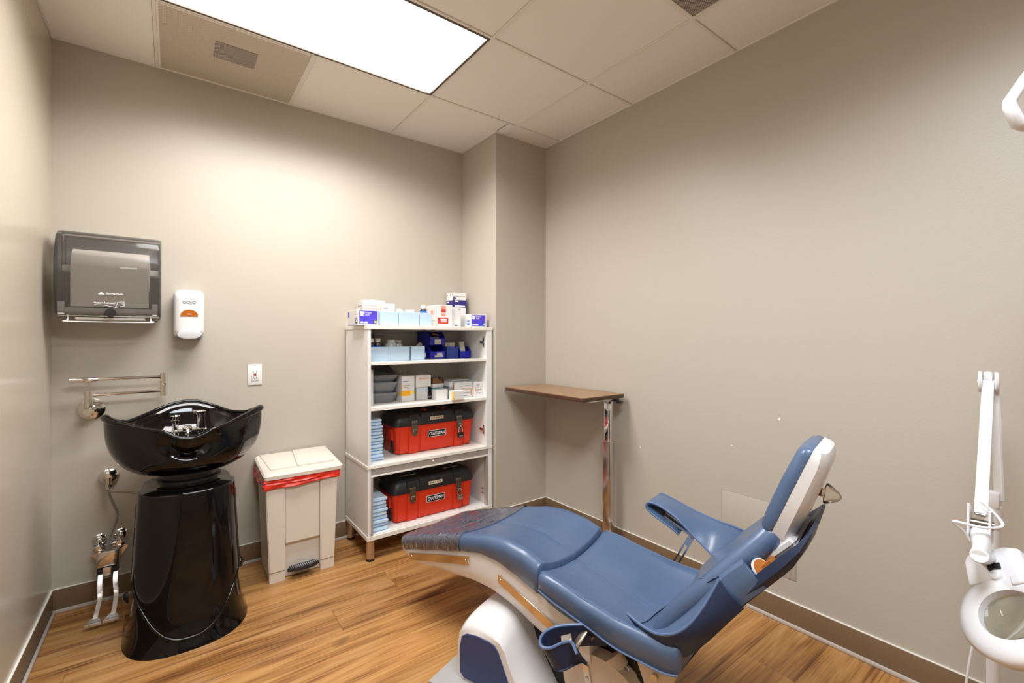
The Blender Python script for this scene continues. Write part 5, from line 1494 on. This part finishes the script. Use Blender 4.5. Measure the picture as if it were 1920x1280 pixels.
def hood_ring(v, f):
    return [Q(p[0]+(q[0]-p[0])*f, v, p[1]+(q[1]-p[1])*f) for p, q in zip(hood0, hood1)]
b = B(); loft(b, [hood_ring(0.0, 0.0), hood_ring(0.012, 0.30), hood_ring(0.032, 0.68), hood_ring(0.060, 0.92), hood_ring(0.090, 1.0), hood_ring(0.44, 1.0), hood_ring(0.48, 0.7), hood_ring(0.50, 0.2)]); obj('base_hood', b, M['shell'], t, 50, label='white moulded base hood')
pan = [(.012, .035), (.010, .120), (.020, .165), (.043, .182), (.089, .189), (.136, .189), (.164, .183), (.180, .166), (.194, .135), (.222, .075), (.250, .018), (.030, .018)]
b = B(); prism(b, [Q(u, 0.001, z) for u, z in pan], Q(0, -0.0045, 0)-Q(0, 0, 0), 0.0018, 1); obj('base_panel', b, M['panel_blue'], t, label='dark blue inset side panel')

# backrest: cushion lofted along its front line
front = [(.365, .345), (.385, .395), (.415, .455), (.455, .512), (.495, .557), (.530, .594), (.565, .636), (.600, .676), (.640, .722), (.662, .748)]
FW = [(0, .200), (.25, .203), (.5, .190), (.7, .165), (.85, .135), (1, .112)]
def back_frame(k):
    s, z = front[k]
    s0, z0 = front[max(k-1, 0)]; s1, z1 = front[min(k+1, len(front)-1)]
    d = Vector((s1-s0, z1-z0)).normalized()
    return s, z, d, Vector((d.y, -d.x))
def back_ring(k, th, w, off=0.0, inset=0.0, dish=0.012, r=0.03):
    s, z, d, n = back_frame(k)
    pts = []
    w -= inset
    r = min(r, th*0.48)
    for j in range(7):
        a = j/6*PI
        pts.append((-w+r - r*math.sin(a)*1.0, th/2+(th/2)*math.cos(a) + off))
    prof = list(pts)           # near edge: back to front
    nfr = 12
    for j in range(1, nfr):
        l = -(w-r)+2*(w-r)*j/nfr
        prof.append((l, off + dish*(1-(abs(l)/(w-r))**2)))
    for j in range(7):
        a = PI - j/6*PI
        prof.append((w-r + r*math.sin(a), th/2+(th/2)*math.cos(a) + off))
    return [P(s+n.x*(q+inset*0.4), l, z+n.y*(q+inset*0.4)) for l, q in prof]
rings = []
NBK = len(front)
for k in range(NBK):
    f = k/(NBK-1)
    rings.append(back_ring(k, 0.062, interp(FW, f)))
# extra rounding at the top
s, z, d, n = back_frame(NBK-1)
top1 = [p + CA*d.x*0.012 + Vector((0, 0, d.y*0.012)) for p in back_ring(NBK-1, 0.054, 0.106, 0.004)]
top2 = [p + CA*d.x*0.017 + Vector((0, 0, d.y*0.017)) for p in back_ring(NBK-1, 0.036, 0.095, 0.012)]
b = B(); loft(b, rings+[top1, top2]); obj('backrest_cushion', b, M['vinyl'], t, 70)
# outer back shell, navy
rings = []
for k in range(NBK):
    f = k/(NBK-1)
    s, z, d, n = back_frame(k)
    w = 0.205-0.035*f
    o0, o1 = 0.070, 0.112-0.010*f
    prof = [(-w, o0-0.004), (-w-0.006, (o0+o1)/2), (-w+0.012, o1), (0, o1+0.010), (w-0.012, o1), (w+0.006, (o0+o1)/2), (w, o0-0.004), (w-0.02, o0+0.012), (0, o0+0.020), (-w+0.02, o0+0.012)]
    rings.append([P(s+n.x*q, l, z+n.y*q) for l, q in prof])
s, z, d, n = back_frame(NBK-1)
w = 0.155
prof = [(-w, .070), (-w-0.004, .084), (-w+0.012, .092), (0, .098), (w-0.012, .092), (w+0.004, .084), (w, .070), (w-0.02, .074), (0, .080), (-w+0.02, .074)]
rings.append([P(s+n.x*q+d.x*0.045, l, z+n.y*q+d.y*0.045) for l, q in prof])
prof = [(-0.10, .070), (-0.10, .074), (-0.09, .077), (0, .080), (0.09, .077), (0.10, .074), (0.10, .070), (0.09, .068), (0, .070), (-0.09, .068)]
rings.append([P(s+n.x*q+d.x*0.085, l*1.3, z+n.y*q+d.y*0.085) for l, q in prof])
b = B(); loft(b, rings); obj('back_shell', b, M['vinyl_dark'], t, 50, label='dark navy outer back')
# inner board showing between cushion and shell
b = B(); rings = []
for k in range(2, NBK-1):
    s, z, d, n = back_frame(k)
    w = 0.175-0.03*k/NBK
    rings.append([P(s+n.x*q, l, z+n.y*q) for l, q in ((-w, .063), (w, .063), (w, .074), (-w, .074))])
loft(b, rings); obj('back_board', b, M['orange_board'], t, 30, label='orange-brown inner board')
# side wings (arm slings leave from these)
def wing(sg):
    A_ = smooth_path([(.335, -.150, .372), (.368, -.158, .400), (.400, -.164, .440), (.455, -.170, .499), (.515, -.176, .556), (.575, -.180, .612)], 4)
    B_ = smooth_path([(.322, -.200, .421), (.385, -.226, .421), (.440, -.240, .430), (.495, -.240, .462), (.540, -.222, .522), (.580, -.190, .610)], 4)
    D_ = smooth_path([(.455, -.205, .345), (.480, -.206, .366), (.515, -.206, .398), (.560, -.204, .454), (.605, -.200, .516), (.640, -.194, .562)], 4)
    n = len(A_)
    grid = []
    for i in range(n):
        a, bb, dd = A_[i], B_[i], D_[i]
        row = []
        for j in range(7):
            f = j/6
            p = a.lerp(bb, f)
            p = p + Vector((0.012, 0, -0.010))*math.sin(PI*f)
            row.append(p)
        for j in range(1, 6):
            f = j/5
            p = bb.lerp(dd, f) + Vector((0, -0.010*math.sin(PI*f), 0))
            row.append(p)
        grid.append([P(p.x, p.y*(-sg), p.z) for p in row])
    b = B(); sheet(b, [g[:7] for g in grid], 0.004); obj('side_wing', b, M['vinyl'], t, 60)
    b = B(); sheet(b, [g[6:] for g in grid], 0.003); obj('wing_outer', b, M['vinyl_dark'], t, 60)  # shade on the wing's outer side is put in by the darker vinyl
    b = B(); tube(b, [P(p.x, p.y*(-sg), p.z+0.001) for p in B_], 0.0042, 8); obj('wing_piping', b, M['piping'], t)
    b = B(); tube(b, [P(p.x, p.y*(-sg), p.z+0.0012) for p in A_], 0.0016, 6); obj('wing_seam', b, M['vinyl_dark'], t)
wing(-1)
for (pa, pb) in (((.395, -.150, .436), (.378, -.150, .410)), ((.520, -.165, .585), (.575, -.180, .612))):
    b = B(); tube(b, smooth_path([P(*pa), P((pa[0]+pb[0])/2+0.004, pa[1]-0.008, (pa[2]+pb[2])/2-0.002), P(*pb)], 5), 0.0015, 5); obj('tuck_seam', b, M['piping'], t)
# sleeve band round the upper side
for sg in (-1, 1):
    b = B()
    ks = [(.570, .603), (.600, .637), (.630, .668)]
    rings = []
    for (s_, z_), w in zip(ks, (.190, .184, .176)):
        n_ = Vector((0.76, -0.65))
        prof = [(-0.004, w-0.012), (0.004, w), (0.03, w+0.006), (0.055, w+0.004), (0.075, w-0.004), (0.075, w-0.016), (0.03, w-0.010)]
        rings.append([P(s_+n_.x*q, sg*l, z_+n_.y*q) for q, l in prof])
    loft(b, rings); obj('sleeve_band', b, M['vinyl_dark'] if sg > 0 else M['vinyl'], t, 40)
tdir = Vector((CA.x*0.62, CA.y*0.62, 0.70)) - CC*0.45
tpos = P(.668, -.148, .652)
b = B(); lathe(b, [(0, 0), (0.022, 0), (0.022, 0.0075), (0, 0.0075)], tpos, tdir, 22); obj('tube_end', b, M['orange_board'], t, label='orange-brown tube end')
b = B(); lathe(b, [(0.022, 0), (0.0255, 0), (0.0255, 0.005), (0.022, 0.005)], tpos, tdir, 22); obj('tube_rim', b, M['shell'], t)
# neck bracket and headrest
def obox(name, c0, c1, hw, n0, n1, m, lab=None, bev=0.01):
    """box running from c0 to c1 (s,z), half width hw, from depth n0 to n1 behind that line"""
    d = (Vector(c1)-Vector(c0)).normalized(); n = Vector((d.y, -d.x))
    b = B()
    loft(b, [[P(c[0]+n.x*q, l, c[1]+n.y*q) for q, l in ((n0, -hw), (n0, hw), (n1, hw), (n1, -hw))] for c in (c0, c1)])
    if bev: bmesh.ops.bevel(b, geom=list(b.edges), offset=bev, segments=3, affect='EDGES')
    return obj(name, b, M[m], t, 40, lab)
obox('neck_bracket', (.600, .676), (.690, .775), .112, .046, .076, 'shell', 'white neck bracket')
HB, HT = (.655, .742), (.748, .974)
hd = (Vector(HT)-Vector(HB)).normalized(); hn = Vector((hd.y, -hd.x))
def hp_(f, l, q):     # f 0..1 up the headrest, q depth behind its front face
    c = Vector(HB).lerp(Vector(HT), f)
    return P(c.x+hn.x*q, l, c.y+hn.y*q)
b = B(); rings = []
for f, w, fr, bk in ((-0.02, .094, .012, .026), (0.0, .104, .002, .028), (0.03, .107, -.002, .028), (0.2, .108, -.005, .028), (0.6, .108, -.006, .028), (0.92, .107, -.003, .028), (0.98, .104, .003, .028), (1.005, .098, .012, .028)):
    prof = [(-w, bk), (-w-0.002, bk-0.012), (-w+0.006, fr+0.006), (-w+0.022, fr), (0, fr-0.002), (w-0.022, fr), (w-0.006, fr+0.006), (w+0.002, bk-0.012), (w, bk)]
    rings.append([hp_(f, l, q) for l, q in prof])
loft(b, rings); obj('headrest_pad', b, M['vinyl'], t, 60)
b = B(); rings = []
for f, w, bk in ((-0.015, .102, .070), (0.03, .107, .080), (0.5, .108, .078), (0.85, .107, .074), (0.97, .104, .066), (1.01, .098, .058)):
    fr = .0286
    prof = [(-w, fr), (-w, fr+(bk-fr)*0.55), (-w+0.014, fr+(bk-fr)*0.85), (-w+0.045, bk), (w-0.045, bk), (w-0.014, fr+(bk-fr)*0.85), (w, fr+(bk-fr)*0.55), (w, fr)]
    rings.append([hp_(f, l, q) for l, q in prof])
loft(b, rings); obj('headrest_shell', b, M['shell'], t, 40, label='white headrest shell')
b = B(); lathe(b, [(0, 0), (0.010, 0), (0.010, 0.012), (0.026, 0.016), (0.028, 0.020), (0.012, 0.046), (0.004, 0.052), (0, 0.053)], hp_(0.53, 0.0, 0.0725), Vector(P(hn.x, 0.0, hn.y+0.25))-Vector(P(0, 0, 0)), 24); obj('headrest_knob', b, M['clear_knob'], t, label='clear plastic adjusting knob')
b = B(); lathe(b, [(0, 0), (0.012, 0), (0.012, 0.010), (0, 0.010)], hp_(0.53, 0.0, 0.0715), Vector(P(hn.x, 0.0, hn.y+0.25))-Vector(P(0, 0, 0)), 16); obj('knob_stem', b, M['kraft'], t)
b = B(); lathe(b, [(0, 0), (0.004, 0), (0.003, 0.002), (0, 0.002)], hp_(0.02, -0.072, 0.066), Vector(P(hn.x, -0.3, hn.y))-Vector(P(0, 0, 0)), 8); obj('screw', b, M['ink_black'], t)
# far arm sling, raised
near_e = smooth_path([(.300, .262, .500), (.275, .258, .518), (.225, .250, .545), (.187, .248, .566), (.176, .248, .582), (.182, .249, .595), (.200, .250, .600), (.240, .250, .592), (.291, .250, .568), (.330, .249, .540), (.360, .247, .518), (.395, .240, .497), (.430, .225, .480), (.475, .195, .470)], 4)
far_e = smooth_path([(.300, .345, .505), (.275, .350, .524), (.225, .352, .551), (.187, .354, .572), (.178, .354, .588), (.184, .356, .600), (.198, .358, .606), (.248, .360, .592), (.305, .360, .575), (.345, .358, .565), (.385, .352, .560), (.430, .335, .560), (.480, .300, .570), (.540, .235, .588)], 4)
def sling(ea, eb, cols, name='arm_sling', m='vinyl', bulge=0.006):
    grid = []
    for a, c in zip(ea, eb):
        row = []
        for j in range(cols+1):
            f = j/cols
            p = a.lerp(c, f); p = p + Vector((0, 0, bulge*math.sin(PI*f)))
            row.append(P(*p))
        grid.append(row)
    b = B(); sheet(b, grid, 0.007); o = obj(name, b, M[m], t, 60)
    for e in (ea, eb):
        b = B(); tube(b, [P(*p) for p in e], 0.0042, 7); obj('sling_piping', b, M['piping'], o)
    return o
sling(near_e, far_e, 8)
b = B(); prism(b, [P(.200, .272, .572), P(.345, .272, .512), P(.345, .272, .498), P(.200, .272, .558)], CC*0.026, 0.002, 1); obj('arm_rail', b, M['chrome_dull'], t)
b = B(); box(b, -.001, .001, -.001, .001, -.001, .001); b.free()
b = B(); prism(b, [P(.205, .268, .585), P(.232, .268, .576), P(.243, .268, .535), P(.222, .268, .545)], CC*0.05, 0.002, 1); obj('strap_end', b, M['rubber'], t)
# slotted chrome stay
def stay(o, pts_s, w, l, hole=True):
    (s0, z0), (s1, z1) = pts_s
    d = Vector((s1-s0, z1-z0)).normalized(); n = Vector((d.y, -d.x)); L = (Vector((s1, z1))-Vector((s0, z0))).length
    b = B()
    def seg(a0, a1, q0, q1):
        prism(b, [P(s0+d.x*a+n.x*q, l, z0+d.y*a+n.y*q) for a, q in ((a0, q0), (a1, q0), (a1, q1), (a0, q1))], CC*0.004)
    seg(0, L*0.28, -w, w); seg(L*0.80, L, -w, w); seg(L*0.28, L*0.80, -w, -w*0.45); seg(L*0.28, L*0.80, w*0.45, w)
    lathe(b, [(0, 0), (w, 0), (w, 0.004), (0, 0.004)], P(s0, l, z0), CC, 16)
    return obj('arm_stay', b, M['chrome'], o)
stay(t, ((.341, .500), (.262, .345)), .0115, .286)
b = B(); lathe(b, [(0, 0), (0.008, 0), (0.009, 0.004), (0.005, 0.008), (0, 0.008)], P(.341, .286, .500), -CC, 14); obj('stay_bolt', b, M['chrome'], t)
b = B(); tube(b, [P(.262, .238, .340), P(.262, .292, .340)], 0.007, 10); obj('stay_pivot', b, M['chrome_dull'], t)
# near arm sling, folded down and outwards: a cupped strip standing on its edge
top_e = smooth_path([(.240, -.205, .352), (.205, -.232, .356), (.165, -.268, .356), (.130, -.305, .352), (.118, -.340, .347), (.126, -.372, .345), (.150, -.394, .345), (.172, -.380, .346), (.186, -.345, .348), (.203, -.322, .346), (.232, -.336, .332)], 4)
bot_e = smooth_path([(.246, -.190, .290), (.212, -.216, .290), (.172, -.250, .286), (.140, -.282, .280), (.131, -.310, .274), (.142, -.338, .270), (.166, -.356, .268), (.190, -.346, .270), (.206, -.318, .276), (.222, -.296, .282), (.246, -.306, .292)], 4)
grid = [[P(*a.lerp(c, j/5)) for j in range(6)] for a, c in zip(top_e, bot_e)]
b = B(); sheet(b, grid, 0.006); o = obj('arm_sling', b, M['vinyl_dark'], t, 60, label='folded-down near arm sling')
b = B(); tube(b, [P(*p) for p in top_e], 0.0042, 7); obj('sling_piping', b, M['piping'], o)
b = B(); tube(b, [P(*p) for p in bot_e], 0.003, 7); obj('sling_piping', b, M['vinyl_dark'], o)
b = B(); prism(b, [P(.190, -.225, .345), P(.212, -.225, .345), P(.205, -.305, .300), P(.183, -.305, .300)], (0, 0, 0.005), 0.001, 1); prism(b, [P(.150, -.300, .328), P(.172, -.275, .333), P(.195, -.30, .318), P(.172, -.325, .312)], (0, 0, 0.004), 0.001, 1); obj('folded_stay', b, M['latch'], t)
b = B(); tube(b, [P(.222, -.150, .300), P(.214, -.236, .320)], 0.007, 10); obj('folded_stay_pivot', b, M['chrome_dull'], t)

# ------------------------------------------------------------------ magnifier lamp on a floor stand
LP = Vector((1.905, 0.212, 0))
t = thing('magnifier_lamp', 'white magnifying ring lamp on a floor stand at the right edge', 'lamp', LP)
b = B(); cyl(b, LP+Z*0.07, LP+Z*0.74, 0.0145, n=20); obj('pole', b, M['lamp_white'], t)
b = B(); lathe(b, [(0, 0), (0.045, 0), (0.045, 0.02), (0.03, 0.05), (0.018, 0.06), (0, 0.06)], LP+Z*0.045); obj('base_hub', b, M['lamp_white'], t)
for k in range(5):
    a = math.radians(94+72*k)
    d = Vector((math.cos(a), math.sin(a), 0))
    R_ = 0.215 if d.x > 0.3 else 0.26
    pr = Vector((-d.y, d.x, 0))
    e0, e1 = LP+d*0.03, LP+d*R_
    b = B(); loft(b, [[e0+pr*0.018+Z*0.05, e0-pr*0.018+Z*0.05, e0-pr*0.018+Z*0.085, e0+pr*0.018+Z*0.085], [e1+pr*0.012+Z*0.05, e1-pr*0.012+Z*0.05, e1-pr*0.012+Z*0.068, e1+pr*0.012+Z*0.068]]); bmesh.ops.bevel(b, geom=list(b.edges), offset=0.004, segments=2, affect='EDGES'); lg = obj('base_leg', b, M['lamp_white'], t)
    b = B(); cyl(b, e1-d*0.012-pr*0.011+Z*0.024, e1-d*0.012+pr*0.011+Z*0.024, 0.024, n=18); cyl(b, e1-d*0.012+Z*0.03, e1-d*0.012+Z*0.055, 0.006, n=8); obj('caster', b, M['lamp_white'], lg)
EL = Vector((1.884, 0.2197, 1.118))       # elbow
HM = Vector((1.612, 0.2018, 0.782))       # arm end above the head
b = B(); cyl(b, LP+Z*0.70, LP+Z*0.76, 0.019); box(b, LP.x-0.02, LP.x+0.02, LP.y-0.014, LP.y+0.014, 0.755, 0.80, 0.004); obj('swivel_post', b, M['lamp_white'], t)
def arm_bar(p0, p1, w, h, name, m='lamp_white'):
    d = (p1-p0).normalized(); side = Vector((0.115, -0.993, 0)); side = (side - d*side.dot(d)).normalized(); up = d.cross(side)
    b = B(); loft(b, [[p+side*sx*w/2+up*sy*h/2 for sx, sy in ((-1, -1), (1, -1), (1, 1), (-1, 1))] for p in (p0, p1)])
    bmesh.ops.bevel(b, geom=list(b.edges), offset=0.003, segments=2, affect='EDGES')
    return obj(name, b, M[m], t)
LOW = Vector((LP.x+0.001, LP.y+0.002, 0.775))
side = Vector((0.115, -0.993, 0)).normalized()
arm_bar(LOW+side*0.014, EL+side*0.012, 0.020, 0.016, 'lower_arm')
arm_bar(EL, HM+(EL-HM)*0.05, 0.024, 0.020, 'upper_arm')
for q in (-0.0205, 0.0125):
    b = B(); lathe(b, [(0, 0), (0.029, 0), (0.031, 0.003), (0.029, 0.008), (0, 0.008)], EL+side*q, side, 22); obj('elbow_disc', b, M['lamp_white'], t)
b = B(); box(b, EL.x-0.010, EL.x+0.010, EL.y-0.010, EL.y+0.010, EL.z-0.018, EL.z+0.030, 0.006); cyl(b, EL-side*0.022, EL+side*0.022, 0.006, n=12); obj('elbow_block', b, M['lamp_white'], t)
# knuckle
HD = Vector((1.478, 0.1815, 0.742))
b = B(); prism(b, [HM+Vector((-0.015, 0, 0.05))-side*0.021, HM+Vector((0.02, 0, 0.03))-side*0.021, HM+Vector((0.015, 0, -0.035))-side*0.021, HM+Vector((-0.025, 0, -0.03))-side*0.021], side*0.005, 0.001, 1); prism(b, [HM+Vector((-0.015, 0, 0.04))+side*0.016, HM+Vector((0.02, 0, 0.03))+side*0.016, HM+Vector((0.015, 0, -0.045))+side*0.016, HM+Vector((-0.025, 0, -0.04))+side*0.016], side*0.005, 0.001, 1); obj('knuckle_plate', b, M['lamp_white'], t)
b = B(); cyl(b, HM-side*0.024+Z*0.0, HM+side*0.024, 0.010, n=14); cyl(b, HM+Vector((-0.005, 0, -0.02))-side*0.02, HM+Vector((-0.005, 0, -0.02))+side*0.02, 0.006, n=12); obj('knuckle_hardware', b, M['latch'], t)
b = B(); tube(b, [HM+Vector((-0.008, -0.001, -0.022)), HM+Vector((-0.060, -0.010, -0.040)), HD+Vector((0.006, 0.006, 0.0))], [0.019, 0.0165, 0.015], 18); obj('neck_stem', b, M['lamp_white'], t)
b = B(); tube(b, smooth_path([HM+Vector((0.004, 0.0, 0.055)), HM+side*0.022+Vector((0.0, 0, 0.035)), HM+side*0.040+Vector((-0.02, 0, 0.012)), HM+Vector((-0.045, -0.01, 0.005)), HM-side*0.040+Vector((-0.05, 0, 0.006)), HM-side*0.026+Vector((-0.03, 0, -0.018)), HM-side*0.014+Vector((-0.026, 0, -0.04))], 6), 0.0032, 8); obj('power_cable', b, M['lamp_white'], t)
# head
LC = Vector((1.490, 0.1328, 0.624))
az, el_ = math.radians(136), math.radians(40)
LN = Vector((math.cos(az)*math.cos(el_), math.sin(az)*math.cos(el_), math.sin(el_)))      # face normal, tilted towards the chair
U0 = (Z - LN*LN.dot(Z)).normalized()
R0_ = U0.cross(LN)
LU = U0*math.cos(math.radians(310)) + R0_*math.sin(math.radians(310))                     # from the lens towards the arm joint
LR = LU.cross(LN)
def H_(r, u, n_): return LC + LR*r + LU*u + LN*n_
RO, RI = 0.107, 0.057
b = B()
prof = [(RI+0.002, 0.016), (RI+0.008, 0.019), (RO-0.022, 0.019), (RO-0.006, 0.013), (RO, 0.002), (RO-0.004, -0.018), (RO-0.016, -0.026), (RI+0.012, -0.026), (RI+0.002, -0.020)]
rings = [[H_(r*math.cos(a), r*math.sin(a), h) for r, h in prof] for a in [2*PI*k/72 for k in range(73)]]
loft(b, rings, cap=False); bmesh.ops.remove_doubles(b, verts=b.verts, dist=1e-6); obj('lamp_ring', b, M['lamp_white'], t, 50)
b = B(); rings = []
for r, h in ((0.0001, 0.010), (0.02, 0.0092), (0.04, 0.0068), (RI+0.0015, 0.0015), (RI+0.0015, -0.0015), (0.04, -0.0068), (0.02, -0.0092), (0.0001, -0.010)):
    rings.append([H_(r*math.cos(2*PI*k/48), r*math.sin(2*PI*k/48), h) for k in range(48)])
loft(b, rings); obj('lens', b, M['lens'], t, 60, label='round glass magnifying lens')
b = B(); prism(b, [H_(-0.062, RO-0.022, -0.024), H_(0.062, RO-0.022, -0.024), H_(0.058, RO+0.050, -0.024), H_(0.030, RO+0.064, -0.024), H_(-0.050, RO+0.064, -0.024), H_(-0.060, RO+0.045, -0.024)], LN*0.043, 0.006, 2); obj('head_housing', b, M['lamp_white'], t)
b = B(); prism(b, [H_(-0.012, RO+0.004, 0.019), H_(0.014, RO+0.004, 0.019), H_(0.014, RO+0.020, 0.019), H_(-0.012, RO+0.020, 0.019)], LN*0.004, 0.001, 1); obj('power_switch', b, M['black'], t, label='black rocker switch')
b = B(); lathe(b, [(0, 0), (0.013, 0), (0.012, 0.006), (0.008, 0.009), (0, 0.009)], H_(0.0, RO-0.012, 0.019), LN, 18); obj('latch_button', b, M['lamp_white'], t)
b = B(); prism(b, [H_(0.026, RI+0.006, 0.018), H_(0.056, RI+0.006, 0.018), H_(0.056, RI+0.028, 0.018), H_(0.026, RI+0.028, 0.018)], LN*0.006, 0.002, 1); obj('hinge_tab', b, M['lamp_white'], t)
b = B(); tube(b, [HD+Vector((0.006, 0.006, 0.004)), H_(-0.010, RO+0.045, 0.022)], [0.016, 0.020], 18); obj('neck_collar', b, M['lamp_white'], t)
# cable falling behind the ring to the floor
b = B(); tube(b, smooth_path([LP+Vector((-0.016, 0.01, 0.46)), LP+Vector((-0.040, 0.035, 0.36)), LP+Vector((-0.055, 0.050, 0.22)), LP+Vector((-0.060, 0.055, 0.11)), LP+Vector((-0.07, 0.09, 0.004)), LP+Vector((-0.16, 0.10, 0.004))], 5), 0.0032, 8); obj('mains_cable', b, M['lamp_white'], t)

# ------------------------------------------------------------------ examination light: only its grip reaches into the picture at upper right
EX = Vector((1.359, 0.105, 1.708))
t = thing('examination_light', 'white ceiling examination light whose bent grip shows at the upper right edge', 'lamp', EX)
fr_ = Vector((0.80, -0.60, 0)); fw_ = Vector((0.60, 0.80, 0))
def E_(r, u, f): return EX + fr_*r + Z*u + fw_*f
b = B(); tube(b, [E_(*p) for p in ((0.12, 0.10, 0.0), (0.03, 0.098, 0.0), (-0.002, 0.056, 0.0), (-0.034, 0.008, 0.0), (-0.035, -0.002, 0.0), (-0.017, -0.038, 0.0), (-0.008, -0.041, 0.0), (0.03, -0.022, 0.0), (0.12, 0.02, 0.0))], [0.009, 0.009, 0.0095, 0.0105, 0.011, 0.0115, 0.0115, 0.010, 0.009], 14)
obj('grip', b, M['lamp_white'], t, 60)
b = B(); box(b, 0, 0.001, 0, 0.001, 0, 0.001); b.free()
b = B(); lathe(b, [(0, -0.03), (0.06, -0.03), (0.115, -0.01), (0.125, 0.02), (0.10, 0.05), (0.04, 0.065), (0, 0.066)], E_(0.215, 0.045, 0.0), (0, 0, 1)); obj('lamp_head', b, M['lamp_white'], t)
b = B(); tube(b, smooth_path([E_(0.19, 0.105, 0), E_(0.19, 0.25, 0), E_(0.24, 0.36, -0.05), E_(0.45, 0.44, -0.2), E_(0.50, 0.50, -0.26)], 6), 0.016, 14); obj('lamp_arm', b, M['lamp_white'], t)
pe = E_(0.50, 0.48, -0.26)
b = B(); cyl(b, pe, Vector((pe.x, pe.y, H-0.02)), 0.022); lathe(b, [(0, 0), (0.07, 0), (0.06, 0.03), (0.022, 0.04), (0, 0.04)], Vector((pe.x, pe.y, H-0.002)), (0, 0, -1)); obj('ceiling_post', b, M['lamp_white'], t)
